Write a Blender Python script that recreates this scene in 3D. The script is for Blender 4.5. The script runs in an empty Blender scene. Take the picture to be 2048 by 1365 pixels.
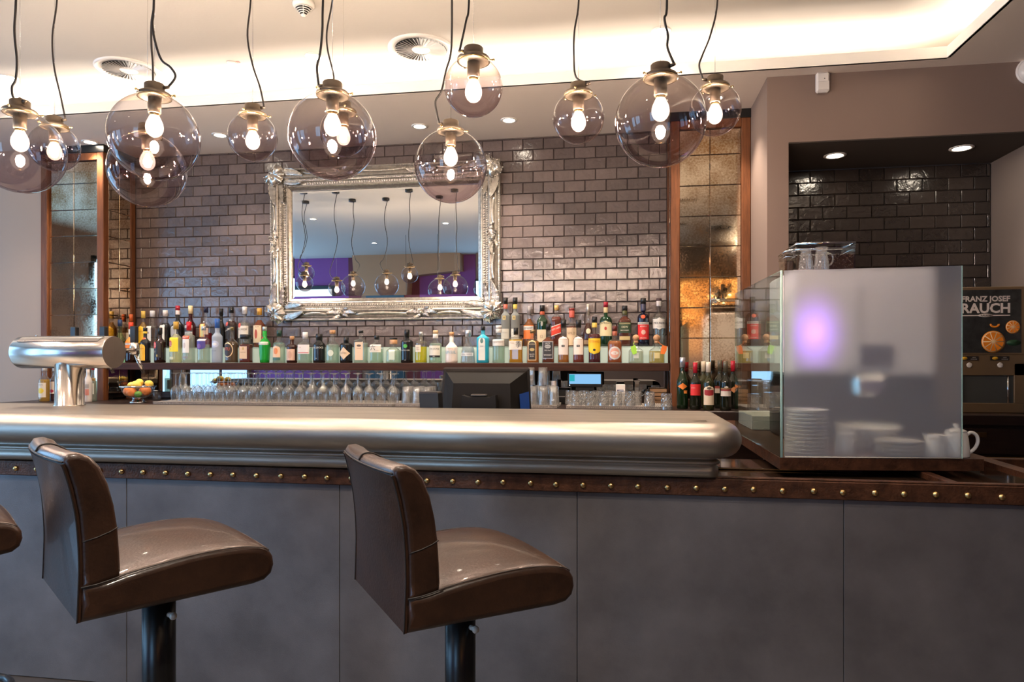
import bpy, math, random
from math import sin, cos, pi, sqrt, atan, tan, radians
from mathutils import Vector, Matrix, Euler
random.seed(7)
scn = bpy.context.scene
COL = scn.collection
# ------------------------------------------------------------------ camera
TH = radians(9.0); CT, ST = cos(TH), sin(TH)
F = 1359.0; HY = 721.0; EYE = 1.34
cam = bpy.data.cameras.new('camera'); camo = bpy.data.objects.new('camera', cam); COL.objects.link(camo)
camo.location = (0, 0, EYE); camo.rotation_euler = (pi/2, 0, TH)
cam.sensor_width = 36.0; cam.lens = F/2048*36; cam.shift_y = (HY-682.5)/2048; cam.clip_start = .05
scn.camera = camo
# ------------------------------------------------------------------ render look
scn.view_settings.view_transform = 'Standard'
try: scn.view_settings.look = 'None'
except Exception: pass
scn.view_settings.exposure = 1.12; scn.view_settings.gamma = 1.0; scn.view_settings.use_curve_mapping = False
cy = scn.cycles
cy.use_denoising = True; cy.max_bounces = 10; cy.diffuse_bounces = 4; cy.glossy_bounces = 6
cy.transmission_bounces = 8; cy.transparent_max_bounces = 40; cy.sample_clamp_indirect = 6.0
cy.caustics_reflective = False; cy.caustics_refractive = True; cy.blur_glossy = 0.5
w = bpy.data.worlds.new('world'); scn.world = w; w.use_nodes = True
w.node_tree.nodes['Background'].inputs[0].default_value = (.55, .7, 1, 1)
w.node_tree.nodes['Background'].inputs[1].default_value = .3
WARM = (1.0, .85, .70); DAY = (.50, .76, 1.0)
def light(kind, name, loc, rot, energy, color, size=.05, size_y=None, angle=None, blend=.5):
    l = bpy.data.lights.new(name, kind); o = bpy.data.objects.new(name, l); COL.objects.link(o)
    o.location = loc; o.rotation_euler = rot; l.energy = energy; l.color = color
    if kind == 'AREA':
        l.shape = 'RECTANGLE'; l.size = size; l.size_y = size_y or size
    elif kind == 'SPOT':
        l.shadow_soft_size = size; l.spot_size = angle; l.spot_blend = blend
    else: l.shadow_soft_size = size
    return o
COVE = 10
# cove light lying in the ceiling trough, shining up
light('AREA', 'cove_light_back', (-3.05, 4.30, 3.085), (pi, 0, 0), COVE*9.8/4, (1, .88, .74), 9.8, .03)
light('AREA', 'cove_light_side', (1.94, .4, 3.085), (pi, 0, 0), COVE*7.6/4, (1, .88, .74), .03, 7.6)

# ------------------------------------------------------------------ picture helpers
def ray(px):
    u = (px-1024)/F
    return (-ST+u*CT, CT+u*ST)
def at(px, py, Y):
    dx, dy = ray(px); t = Y/dy
    return Vector((dx*t, Y, EYE-(py-HY)/F*t))
def atd(px, py, t):
    dx, dy = ray(px)
    return Vector((dx*t, dy*t, EYE-(py-HY)/F*t))
def atz(px, py, z):
    t = (z-EYE)*F/(HY-py); dx, dy = ray(px)
    return Vector((dx*t, dy*t, z))
# ------------------------------------------------------------------ object helpers
def tag(o, label=None, cat=None, group=None, kind=None):
    if label: o['label'] = label
    if cat: o['category'] = cat
    if group: o['group'] = group
    if kind: o['kind'] = kind
    return o
def thing(name, label, cat, loc=(0, 0, 0), rz=0, group=None):
    o = bpy.data.objects.new(name, None); COL.objects.link(o)
    o.location = loc; o.rotation_euler = (0, 0, rz); o.empty_display_size = .05
    return tag(o, label, cat, group)
class MB:
    def __init__(s): s.v = []; s.f = []; s.sm = []
    def add(s, vs, fs, smooth=True):
        b = len(s.v); s.v += [tuple(p) for p in vs]
        s.f += [tuple(i+b for i in f) for f in fs]; s.sm += [smooth]*len(fs)
        return s
    def box(s, x0, x1, y0, y1, z0, z1):
        vs = [(x, y, z) for x in (x0, x1) for y in (y0, y1) for z in (z0, z1)]
        return s.add(vs, [(0,1,3,2),(4,6,7,5),(0,4,5,1),(2,3,7,6),(0,2,6,4),(1,5,7,3)], False)
    def bbox(s, x0, x1, y0, y1, z0, z1, b=.004):
        # box with chamfered edges
        cx, cyy, cz = (x0+x1)/2, (y0+y1)/2, (z0+z1)/2
        hx, hy, hz = abs(x1-x0)/2, abs(y1-y0)/2, abs(z1-z0)/2
        b = min(b, hx*.9, hy*.9, hz*.9)
        vs = []; idx = {}
        for sx in (-1, 1):
            for sy in (-1, 1):
                for sz in (-1, 1):
                    for k in range(3):
                        p = [hx, hy, hz]
                        for j in range(3):
                            if j != k: p[j] -= b
                        idx[(sx, sy, sz, k)] = len(vs)
                        vs.append((cx+sx*p[0], cyy+sy*p[1], cz+sz*p[2]))
        fs = []
        for k in range(3):
            a, c = [j for j in range(3) if j != k]
            for sg in (-1, 1):
                q = []
                for (sa, sc) in ((-1,-1),(1,-1),(1,1),(-1,1)):
                    t = [0,0,0]; t[k] = sg; t[a] = sa; t[c] = sc
                    q.append(idx[(t[0], t[1], t[2], k)])
                if (sg > 0) == (k == 1): q.reverse()
                fs.append(tuple(q))
        for k in range(3):   # edges along axis k
            a, c = [j for j in range(3) if j != k]
            for sa in (-1, 1):
                for sc in (-1, 1):
                    def g(sk, face):
                        t = [0,0,0]; t[k] = sk; t[a] = sa; t[c] = sc
                        return idx[(t[0], t[1], t[2], face)]
                    fs.append((g(-1, a), g(1, a), g(1, c), g(-1, c)))
        for sx in (-1, 1):
            for sy in (-1, 1):
                for sz in (-1, 1):
                    fs.append((idx[(sx,sy,sz,0)], idx[(sx,sy,sz,1)], idx[(sx,sy,sz,2)]))
        return s.add(vs, fs, False)
    def lathe(s, prof, seg=24, c=(0,0,0), n=2.0, dr=1.0, cap=True, smooth=True, rfun=None):
        vs = []
        for (r, z) in prof:
            for i in range(seg):
                a = 2*pi*i/seg; ca, sa = cos(a), sin(a)
                k = 1.0 if n == 2 else (abs(ca)**n+abs(sa)**n)**(-1/n)
                rr = r*k
                if rfun: rr *= rfun(a, z)
                vs.append((c[0]+rr*ca, c[1]+rr*sa*dr, c[2]+z))
        fs = []
        for j in range(len(prof)-1):
            for i in range(seg):
                i2 = (i+1) % seg
                fs.append((j*seg+i, j*seg+i2, (j+1)*seg+i2, (j+1)*seg+i))
        if cap:
            if prof[0][0] > 1e-5: fs.append(tuple(reversed(range(seg))))
            if prof[-1][0] > 1e-5: fs.append(tuple((len(prof)-1)*seg+i for i in range(seg)))
        return s.add(vs, fs, smooth)
    def tube(s, pts, r, seg=8, closed=False, cap=True):
        pts = [Vector(p) for p in pts]; n = len(pts); vs = []
        up = Vector((0, 0, 1)); prev = None
        for i, p in enumerate(pts):
            a = pts[(i-1) % n] if closed or i > 0 else p
            b = pts[(i+1) % n] if closed or i < n-1 else p
            t = (b-a)
            t = t.normalized() if t.length > 1e-9 else Vector((0,0,1))
            if prev is None:
                q = up if abs(t.z) < .9 else Vector((1,0,0))
                x = t.cross(q).normalized()
            else:
                x = (prev - t*prev.dot(t)).normalized()
            prev = x; y = t.cross(x)
            rr = r[i] if isinstance(r, (list, tuple)) else r
            for k in range(seg):
                an = 2*pi*k/seg
                vs.append(p+x*(rr*cos(an))+y*(rr*sin(an)))
        fs = []
        for j in range(n if closed else n-1):
            j2 = (j+1) % n
            for k in range(seg):
                k2 = (k+1) % seg
                fs.append((j*seg+k, j*seg+k2, j2*seg+k2, j2*seg+k))
        if cap and not closed:
            fs.append(tuple(reversed(range(seg)))); fs.append(tuple((n-1)*seg+k for k in range(seg)))
        return s.add(vs, fs, True)
    def cyl(s, p0, p1, r, seg=16, r1=None):
        return s.tube([p0, p1], [r, r if r1 is None else r1], seg)
    def sphere(s, c, r, seg=16, rings=10, sx=1, sy=1, sz=1, a0=-pi/2, a1=pi/2):
        prof = [(r*cos(a0+(a1-a0)*i/rings), r*sin(a0+(a1-a0)*i/rings)) for i in range(rings+1)]
        vs = []; b = []
        for (rr, z) in prof:
            for i in range(seg):
                a = 2*pi*i/seg
                vs.append((c[0]+rr*cos(a)*sx, c[1]+rr*sin(a)*sy, c[2]+z*sz))
        fs = [(j*seg+i, j*seg+(i+1) % seg, (j+1)*seg+(i+1) % seg, (j+1)*seg+i) for j in range(rings) for i in range(seg)]
        return s.add(vs, fs, True)
    def prism(s, poly, y0, y1, axis='y', smooth=False):
        # poly of (a,b); extruded along axis
        def P(a, b, c):
            return (a, c, b) if axis == 'y' else ((c, a, b) if axis == 'x' else (a, b, c))
        n = len(poly)
        vs = [P(a, b, y0) for a, b in poly]+[P(a, b, y1) for a, b in poly]
        fs = [tuple(range(n)), tuple(reversed(range(n, 2*n)))]
        s.add(vs, fs, False)
        s.add(vs, [(i, (i+1) % n, n+(i+1) % n, n+i) for i in range(n)], smooth)
        return s
    def grid(s, rows, smooth=True, close=False):
        m = len(rows[0]); vs = [p for r in rows for p in r]
        fs = [(j*m+i, j*m+(i+1) % m, (j+1)*m+(i+1) % m, (j+1)*m+i) for j in range(len(rows)-1) for i in range(m if close else m-1)]
        return s.add(vs, fs, smooth)
    def xf(s, M, start=0):
        for i in range(start, len(s.v)):
            s.v[i] = tuple(M @ Vector(s.v[i]))
        return s
    def mesh(s, name, mat, recalc=True):
        me = bpy.data.meshes.new(name); me.from_pydata(s.v, [], s.f)
        me.polygons.foreach_set('use_smooth', s.sm)
        if mat: me.materials.append(mat)
        if recalc:
            import bmesh
            bm = bmesh.new(); bm.from_mesh(me)
            bmesh.ops.recalc_face_normals(bm, faces=bm.faces); bm.to_mesh(me); bm.free()
        me.update()
        return me
    def build(s, name, mat, parent=None, loc=None, recalc=True):
        o = bpy.data.objects.new(name, s.mesh(name, mat, recalc)); COL.objects.link(o)
        if parent: o.parent = parent
        if loc is not None: o.location = loc
        return o
def link(name, me, parent=None, loc=(0,0,0), rot=None, scale=None):
    o = bpy.data.objects.new(name, me); COL.objects.link(o)
    if parent: o.parent = parent
    o.location = loc
    if rot: o.rotation_euler = rot
    if scale: o.scale = scale
    return o
def copytree(o, parent=None):
    c = o.copy(); COL.objects.link(c); c.parent = parent
    for ch in o.children: copytree(ch, c)
    return c
def struct(name, mb, mat, parent=None):
    o = mb.build(name, mat, parent)
    if not parent: o['kind'] = 'structure'
    return o
def smooth_path(pts, n=6):
    P = [Vector(p) for p in pts]; out = []
    for i in range(len(P)-1):
        p0 = P[max(i-1, 0)]; p1 = P[i]; p2 = P[i+1]; p3 = P[min(i+2, len(P)-1)]
        for k in range(n):
            t = k/n
            out.append(.5*((2*p1)+(-p0+p2)*t+(2*p0-5*p1+4*p2-p3)*t*t+(-p0+3*p1-3*p2+p3)*t**3))
    out.append(P[-1]); return out
# ------------------------------------------------------------------ materials
MC = {}
def nodes(name):
    m = bpy.data.materials.new(name); m.use_nodes = True
    nt = m.node_tree; nt.nodes.clear()
    out = nt.nodes.new('ShaderNodeOutputMaterial')
    return m, nt, out
def N(nt, t, **kw):
    n = nt.nodes.new(t)
    for k, v in kw.items():
        if k.startswith('_'): setattr(n, k[1:], v)
        else: n.inputs[k.replace('__', ' ')].default_value = v
    return n
def c4(c): return (c[0], c[1], c[2], 1)
def pm(name, col, rough=.5, metal=0, coat=0, spec=.5, bump=0, bscale=40, var=0, vscale=6, stretch=(1,1,1), emit=None, estr=0, aniso=0, col2=None):
    if name in MC: return MC[name]
    m, nt, out = nodes(name)
    p = N(nt, 'ShaderNodeBsdfPrincipled')
    p.inputs['Base Color'].default_value = c4(col); p.inputs['Roughness'].default_value = rough
    p.inputs['Metallic'].default_value = metal; p.inputs['Coat Weight'].default_value = coat
    p.inputs['Coat Roughness'].default_value = .05
    p.inputs['Specular IOR Level'].default_value = spec
    if emit: p.inputs['Emission Color'].default_value = c4(emit); p.inputs['Emission Strength'].default_value = estr
    L = nt.links
    if bump or var:
        tc = N(nt, 'ShaderNodeTexCoord'); mp = N(nt, 'ShaderNodeMapping'); mp.inputs['Scale'].default_value = stretch
        L.new(tc.outputs['Object'], mp.inputs[0])
    if var:
        nz = N(nt, 'ShaderNodeTexNoise', Scale=vscale, Detail=5.0, Roughness=.6); L.new(mp.outputs[0], nz.inputs['Vector'])
        mx = N(nt, 'ShaderNodeMix', _data_type='RGBA')
        a = tuple(x*(1-var) for x in col); b = col2 or tuple(min(x*(1+var), 1) for x in col)
        mx.inputs[6].default_value = c4(a); mx.inputs[7].default_value = c4(b)
        cr = N(nt, 'ShaderNodeMapRange'); cr.inputs[1].default_value = .3; cr.inputs[2].default_value = .7
        L.new(nz.outputs[0], cr.inputs[0]); L.new(cr.outputs[0], mx.inputs[0]); L.new(mx.outputs[2], p.inputs['Base Color'])
    if bump:
        nb = N(nt, 'ShaderNodeTexNoise', Scale=bscale, Detail=4.0); L.new(mp.outputs[0], nb.inputs['Vector'])
        bp = N(nt, 'ShaderNodeBump', Strength=bump, Distance=.01); L.new(nb.outputs[0], bp.inputs['Height']); L.new(bp.outputs[0], p.inputs['Normal'])
    L.new(p.outputs[0], out.inputs[0]); MC[name] = m
    return m
def gl(col, rough=.12):      # glossy paint / plastic / dark bottle glass
    return pm('gloss_%d_%d_%d_%d' % tuple([int(x*1000) for x in col]+[int(rough*100)]), col, rough, spec=.6)
def paper(col): return pm('paper_%d_%d_%d' % tuple(int(x*1000) for x in col), col, .5)
def emis(name, col, s):
    if name in MC: return MC[name]
    m, nt, out = nodes(name); e = N(nt, 'ShaderNodeEmission', Strength=s); e.inputs[0].default_value = c4(col)
    nt.links.new(e.outputs[0], out.inputs[0]); MC[name] = m; return m
def schlick(nt, ior, k=1.0):
    # reflectance from both sides of a thin pane
    f0 = ((ior-1)/(ior+1))**2*k
    lw = N(nt, 'ShaderNodeLayerWeight', Blend=.5)
    pw = N(nt, 'ShaderNodeMath', _operation='POWER'); pw.inputs[1].default_value = 5.0
    ma = N(nt, 'ShaderNodeMath', _operation='MULTIPLY_ADD'); ma.inputs[1].default_value = 1-f0; ma.inputs[2].default_value = f0
    nt.links.new(lw.outputs['Facing'], pw.inputs[0]); nt.links.new(pw.outputs[0], ma.inputs[0])
    return ma
def glass(tint=(1,1,1), ior=1.5, refl=1.0, rough=.0, name=None, edge=0, milk=0):
    name = name or 'glass_%d_%d_%d_%d_%d' % (int(tint[0]*1000), int(tint[1]*1000), int(tint[2]*1000), int(ior*100), int(edge*100))
    if name in MC: return MC[name]
    m, nt, out = nodes(name); L = nt.links
    tr = N(nt, 'ShaderNodeBsdfTransparent'); tr.inputs[0].default_value = c4(tint)
    g = N(nt, 'ShaderNodeBsdfGlossy', Roughness=rough); g.inputs[0].default_value = (refl, refl, refl, 1)
    if edge:   # glass seen edge-on is thicker and darker
        lw = N(nt, 'ShaderNodeLayerWeight', Blend=.5)
        pw = N(nt, 'ShaderNodeMath', _operation='POWER'); pw.inputs[1].default_value = 2.5
        L.new(lw.outputs['Facing'], pw.inputs[0])
        mc = N(nt, 'ShaderNodeMix', _data_type='RGBA'); mc.inputs[6].default_value = c4(tint); mc.inputs[7].default_value = c4(tuple(x*(1-edge) for x in tint))
        L.new(pw.outputs[0], mc.inputs[0]); L.new(mc.outputs[2], tr.inputs[0])
    fr = schlick(nt, ior)
    if milk:
        df = N(nt, 'ShaderNodeBsdfTranslucent'); df.inputs[0].default_value = (.9, .88, .85, 1)
        d2 = N(nt, 'ShaderNodeBsdfDiffuse'); d2.inputs[0].default_value = (.9, .88, .85, 1)
        m0 = N(nt, 'ShaderNodeMixShader'); L.new(df.outputs[0], m0.inputs[1]); L.new(d2.outputs[0], m0.inputs[2])
        m1 = N(nt, 'ShaderNodeMixShader'); m1.inputs[0].default_value = milk; L.new(tr.outputs[0], m1.inputs[1]); L.new(m0.outputs[0], m1.inputs[2]); tr = m1
    mx = N(nt, 'ShaderNodeMixShader'); L.new(fr.outputs[0], mx.inputs[0]); L.new(tr.outputs[0], mx.inputs[1]); L.new(g.outputs[0], mx.inputs[2])
    L.new(mx.outputs[0], out.inputs[0]); MC[name] = m; return m
def bulb_glass():
    m, nt, out = nodes('bulb_glass'); L = nt.links
    tr = N(nt, 'ShaderNodeBsdfTransparent'); e = N(nt, 'ShaderNodeEmission', Strength=1.0); e.inputs[0].default_value = (1, .80, .58, 1)
    ad = N(nt, 'ShaderNodeAddShader'); L.new(tr.outputs[0], ad.inputs[0]); L.new(e.outputs[0], ad.inputs[1])
    g = N(nt, 'ShaderNodeBsdfGlossy', Roughness=.02); fr = schlick(nt, 1.5)
    mx = N(nt, 'ShaderNodeMixShader'); L.new(fr.outputs[0], mx.inputs[0]); L.new(ad.outputs[0], mx.inputs[1]); L.new(g.outputs[0], mx.inputs[2])
    L.new(mx.outputs[0], out.inputs[0]); return m
def liquid(col, body=.45):
    name = 'liquid_%d_%d_%d_%d' % (int(col[0]*1000), int(col[1]*1000), int(col[2]*1000), int(body*100))
    if name in MC: return MC[name]
    m, nt, out = nodes(name); L = nt.links
    tr = N(nt, 'ShaderNodeBsdfTransparent'); tr.inputs[0].default_value = c4(col)
    d = N(nt, 'ShaderNodeBsdfTranslucent'); d.inputs[0].default_value = c4(col)
    d2 = N(nt, 'ShaderNodeBsdfDiffuse'); d2.inputs[0].default_value = c4(col)
    ad = N(nt, 'ShaderNodeMixShader'); ad.inputs[0].default_value = .6
    L.new(d.outputs[0], ad.inputs[1]); L.new(d2.outputs[0], ad.inputs[2])
    m1 = N(nt, 'ShaderNodeMixShader'); m1.inputs[0].default_value = body
    L.new(tr.outputs[0], m1.inputs[1]); L.new(ad.outputs[0], m1.inputs[2])
    L.new(m1.outputs[0], out.inputs[0]); MC[name] = m; return m
def globe_mat():
    m, nt, out = nodes('smoked_globe_glass'); L = nt.links
    tc = N(nt, 'ShaderNodeTexCoord'); sx = N(nt, 'ShaderNodeSeparateXYZ'); L.new(tc.outputs['Object'], sx.inputs[0])
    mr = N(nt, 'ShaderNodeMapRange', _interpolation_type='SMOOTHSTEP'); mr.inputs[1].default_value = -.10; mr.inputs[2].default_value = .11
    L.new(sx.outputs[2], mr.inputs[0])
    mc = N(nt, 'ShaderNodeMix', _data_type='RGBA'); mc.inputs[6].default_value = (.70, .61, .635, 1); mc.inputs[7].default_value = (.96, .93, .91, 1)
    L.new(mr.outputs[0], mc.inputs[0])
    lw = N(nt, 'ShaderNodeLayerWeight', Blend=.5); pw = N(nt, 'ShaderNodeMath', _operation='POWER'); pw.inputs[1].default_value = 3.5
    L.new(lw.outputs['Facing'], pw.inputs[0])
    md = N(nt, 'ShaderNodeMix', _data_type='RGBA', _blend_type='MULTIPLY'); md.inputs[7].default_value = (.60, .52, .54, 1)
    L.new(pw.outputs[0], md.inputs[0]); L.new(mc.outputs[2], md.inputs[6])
    tr = N(nt, 'ShaderNodeBsdfTransparent'); L.new(md.outputs[2], tr.inputs[0])
    g = N(nt, 'ShaderNodeBsdfGlossy', Roughness=.015)
    nz = N(nt, 'ShaderNodeTexNoise', Scale=9.0, Detail=1.0); L.new(tc.outputs['Object'], nz.inputs['Vector'])
    bp = N(nt, 'ShaderNodeBump', Strength=.10, Distance=.01); L.new(nz.outputs[0], bp.inputs['Height']); L.new(bp.outputs[0], g.inputs['Normal'])
    fr = schlick(nt, 1.6, 1.2)
    mx = N(nt, 'ShaderNodeMixShader'); L.new(fr.outputs[0], mx.inputs[0]); L.new(tr.outputs[0], mx.inputs[1]); L.new(g.outputs[0], mx.inputs[2])
    L.new(mx.outputs[0], out.inputs[0]); return m
def tile_mat(name, c0, c1, rough=.22):
    m, nt, out = nodes(name); L = nt.links
    oi = N(nt, 'ShaderNodeObjectInfo'); ge = N(nt, 'ShaderNodeNewGeometry')
    ad = N(nt, 'ShaderNodeMath', _operation='ADD'); L.new(oi.outputs['Random'], ad.inputs[0]); L.new(ge.outputs['Random Per Island'], ad.inputs[1])
    fr = N(nt, 'ShaderNodeMath', _operation='FRACT'); L.new(ad.outputs[0], fr.inputs[0])
    tc = N(nt, 'ShaderNodeTexCoord'); mu = N(nt, 'ShaderNodeVectorMath', _operation='ADD')
    L.new(tc.outputs['Object'], mu.inputs[0])
    cb = N(nt, 'ShaderNodeCombineXYZ'); m5 = N(nt, 'ShaderNodeMath', _operation='MULTIPLY'); m5.inputs[1].default_value = 37.0
    L.new(fr.outputs[0], m5.inputs[0]); L.new(m5.outputs[0], cb.inputs[0]); L.new(cb.outputs[0], mu.inputs[1])
    nz = N(nt, 'ShaderNodeTexNoise', Scale=14.0, Detail=6.0, Roughness=.65, Distortion=1.5); L.new(mu.outputs[0], nz.inputs['Vector'])
    a2 = N(nt, 'ShaderNodeMath', _operation='MULTIPLY_ADD'); a2.inputs[1].default_value = .55; L.new(fr.outputs[0], a2.inputs[0])
    m6 = N(nt, 'ShaderNodeMath', _operation='MULTIPLY'); m6.inputs[1].default_value = .6; L.new(nz.outputs[0], m6.inputs[0]); L.new(m6.outputs[0], a2.inputs[2])
    mc = N(nt, 'ShaderNodeMix', _data_type='RGBA'); mc.inputs[6].default_value = c4(c0); mc.inputs[7].default_value = c4(c1)
    L.new(a2.outputs[0], mc.inputs[0])
    p = N(nt, 'ShaderNodeBsdfPrincipled', Roughness=rough); L.new(mc.outputs[2], p.inputs['Base Color'])
    p.inputs['Specular IOR Level'].default_value = .8
    p.inputs['Coat Weight'].default_value = .4; p.inputs['Coat Roughness'].default_value = .12
    n2 = N(nt, 'ShaderNodeTexNoise', Scale=20.0, Detail=3.0, Distortion=.8); L.new(mu.outputs[0], n2.inputs['Vector'])
    bp = N(nt, 'ShaderNodeBump', Strength=.55, Distance=.006); L.new(n2.outputs[0], bp.inputs['Height']); L.new(bp.outputs[0], p.inputs['Normal']); L.new(bp.outputs[0], p.inputs['Coat Normal'])
    L.new(p.outputs[0], out.inputs[0]); return m
def antique_mat():
    m, nt, out = nodes('antique_mirror_glass'); L = nt.links  # silver foxed with brown specks
    tc = N(nt, 'ShaderNodeTexCoord'); ge = N(nt, 'ShaderNodeNewGeometry')
    nz = N(nt, 'ShaderNodeTexNoise', Scale=4.0, Detail=2.0); L.new(ge.outputs['Position'], nz.inputs['Vector'])
    n2 = N(nt, 'ShaderNodeTexNoise', Scale=75.0, Detail=6.0, Roughness=.75); L.new(ge.outputs['Position'], n2.inputs['Vector'])
    ad = N(nt, 'ShaderNodeMath', _operation='ADD'); L.new(nz.outputs[0], ad.inputs[0]); L.new(n2.outputs[0], ad.inputs[1])
    mr = N(nt, 'ShaderNodeMapRange'); mr.inputs[1].default_value = .90; mr.inputs[2].default_value = 1.25; L.new(ad.outputs[0], mr.inputs[0])
    mc = N(nt, 'ShaderNodeMix', _data_type='RGBA'); mc.inputs[6].default_value = (1.0, .87, .68, 1); mc.inputs[7].default_value = (.42, .24, .11, 1)
    L.new(mr.outputs[0], mc.inputs[0])
    p = N(nt, 'ShaderNodeBsdfPrincipled', Metallic=1.0); L.new(mc.outputs[2], p.inputs['Base Color'])
    r = N(nt, 'ShaderNodeMapRange'); r.inputs[3].default_value = .015; r.inputs[4].default_value = .14; L.new(mr.outputs[0], r.inputs[0]); L.new(r.outputs[0], p.inputs['Roughness'])
    L.new(p.outputs[0], out.inputs[0]); return m
def frost_mat():
    m, nt, out = nodes('frosted_glass'); L = nt.links
    rf = N(nt, 'ShaderNodeBsdfRefraction', Roughness=.37, IOR=1.18); rf.inputs[0].default_value = (.97, .99, .99, 1)
    d = N(nt, 'ShaderNodeBsdfDiffuse'); d.inputs[0].default_value = (.78, .79, .86, 1)
    m1 = N(nt, 'ShaderNodeMixShader'); m1.inputs[0].default_value = .19; L.new(rf.outputs[0], m1.inputs[1]); L.new(d.outputs[0], m1.inputs[2])
    g = N(nt, 'ShaderNodeBsdfGlossy', Roughness=.02); fr = schlick(nt, 1.45)
    mx = N(nt, 'ShaderNodeMixShader'); L.new(fr.outputs[0], mx.inputs[0]); L.new(m1.outputs[0], mx.inputs[1]); L.new(g.outputs[0], mx.inputs[2])
    L.new(mx.outputs[0], out.inputs[0]); return m
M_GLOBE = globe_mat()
M_TILE = tile_mat('glazed_tile', (.045, .033, .032), (.155, .115, .105))
M_TILE2 = tile_mat('dark_glazed_tile', (.018, .014, .012), (.06, .046, .038), .2)
M_ANT = antique_mat()
M_FROST = frost_mat()
M_CEIL = pm('ceiling_paint', (.62, .57, .51), .8, bump=.05, bscale=60)
M_SOFF = pm('soffit_paint', (.80, .69, .60), .8)
M_FASC = pm('fascia_paint', (.95, .90, .82), .8)
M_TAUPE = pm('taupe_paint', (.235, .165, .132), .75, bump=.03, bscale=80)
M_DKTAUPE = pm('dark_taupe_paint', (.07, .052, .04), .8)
M_WOOD = pm('walnut', (.15, .052, .018), .5, var=.35, vscale=9, stretch=(6, 6, .6), spec=.3)
M_WOODX = pm('walnut_long', (.045, .014, .006), .55, var=.35, vscale=9, stretch=(.6, 6, 6), spec=.25)
M_DWOOD = pm('dark_wood', (.022, .011, .008), .35, var=.3, vscale=10, stretch=(.6, 6, 6))
M_RUST = pm('rusted_steel', (.085, .034, .017), .42, metal=.4, var=.55, vscale=22, bump=.25, bscale=120)
M_BRASS = pm('brass', (.72, .50, .22), .22, metal=1)
M_BLACK = gl((.006, .006, .006), .3)
M_GROUT = pm('grout', (.035, .026, .023), .9)
M_ZINC = pm('zinc', (.46, .42, .365), .40, metal=1, var=.13, vscale=5, stretch=(.5, 3, 3), bump=.035, bscale=30)
M_PANEL = pm('zinc_panel', (.175, .164, .168), .47, metal=.55, var=.25, vscale=3.2, bump=.08, bscale=220)
M_STEEL = pm('brushed_steel', (.66, .62, .57), .2, metal=1, bump=.03, bscale=90, stretch=(.05, 1, 1))
M_STEELV = pm('brushed_steel_pedestal', (.66, .62, .57), .16, metal=1)
M_STEELD = pm('brushed_steel_cap', (.30, .255, .22), .42, metal=1, bump=.08, bscale=120, stretch=(1, 1, .05))
M_CHROME = pm('chrome', (.85, .85, .85), .06, metal=1)
M_LEATH = pm('brown_leather', (.031, .0135, .0068), .36, var=.35, vscale=16, bump=.10, bscale=140, spec=.42, coat=.22)
M_SEAM = pm('leather_seam', (.012, .007, .005), .6)
M_WHITE = gl((.78, .74, .70), .25)
M_PORC = gl((.80, .77, .72), .12)
M_CAPMET = pm('bronze_nickel', (.17, .13, .095), .4, metal=.7)
M_CLEAR = glass((.96, .965, .96), 1.75, edge=.5, name='clear_glass', milk=.03)
M_CRYST = glass((.90, .90, .89), 2.3, edge=.75, name='crystal', rough=.03, milk=.12)
M_STEM = glass((.95, .95, .94), 2.0, edge=.7, name='stemware', rough=.02, milk=.05)
M_BOWL = glass((.96, .96, .96), 1.6, edge=.3, name='bowl_glass', rough=.02, milk=.04)
M_CUP = glass((.96, .96, .96), 1.7, edge=.3, name='cup_glass', rough=.02, milk=.14)
M_MIRROR = pm('mirror_glass', (.88, .90, .90), .0, metal=1)
M_SILVER = pm('silver_leaf', (.50, .46, .40), .24, metal=.8, var=.28, vscale=45, bump=.1, bscale=160)
M_FLOOR = pm('dark_floor', (.045, .04, .038), .3, var=.3, vscale=4)
# ------------------------------------------------------------------ lettering
TXT = {}
def text_mesh(s, bold=False):
    if (s, bold) in TXT: return TXT[(s, bold)]
    cu = bpy.data.curves.new('t', 'FONT'); cu.body = s; cu.align_x = 'CENTER'; cu.align_y = 'CENTER'; cu.resolution_u = 2
    if bold: cu.offset = .035
    o = bpy.data.objects.new('t', cu); COL.objects.link(o)
    dg = bpy.context.evaluated_depsgraph_get(); dg.update()
    me = bpy.data.meshes.new_from_object(o.evaluated_get(dg))
    vs = [tuple(v.co) for v in me.vertices]; fs = [tuple(p.vertices) for p in me.polygons]
    bpy.data.objects.remove(o); bpy.data.curves.remove(cu); bpy.data.meshes.remove(me)
    w = max([abs(v[0]) for v in vs]+[.01])
    TXT[(s, bold)] = (vs, fs, w); return TXT[(s, bold)]
def flat_text(s, size, mat, parent, loc, rot=(pi/2, 0, 0), name='lettering', maxw=None, bold=False):
    vs, fs, w = text_mesh(s, bold)
    sc = size if not maxw else min(size, maxw/2/w)
    m = MB(); m.add([(v[0]*sc, v[1]*sc*(size/sc if False else 1), 0) for v in vs], fs, False)
    o = m.build(name, mat, parent, loc, recalc=False); o.rotation_euler = rot; return o
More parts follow.
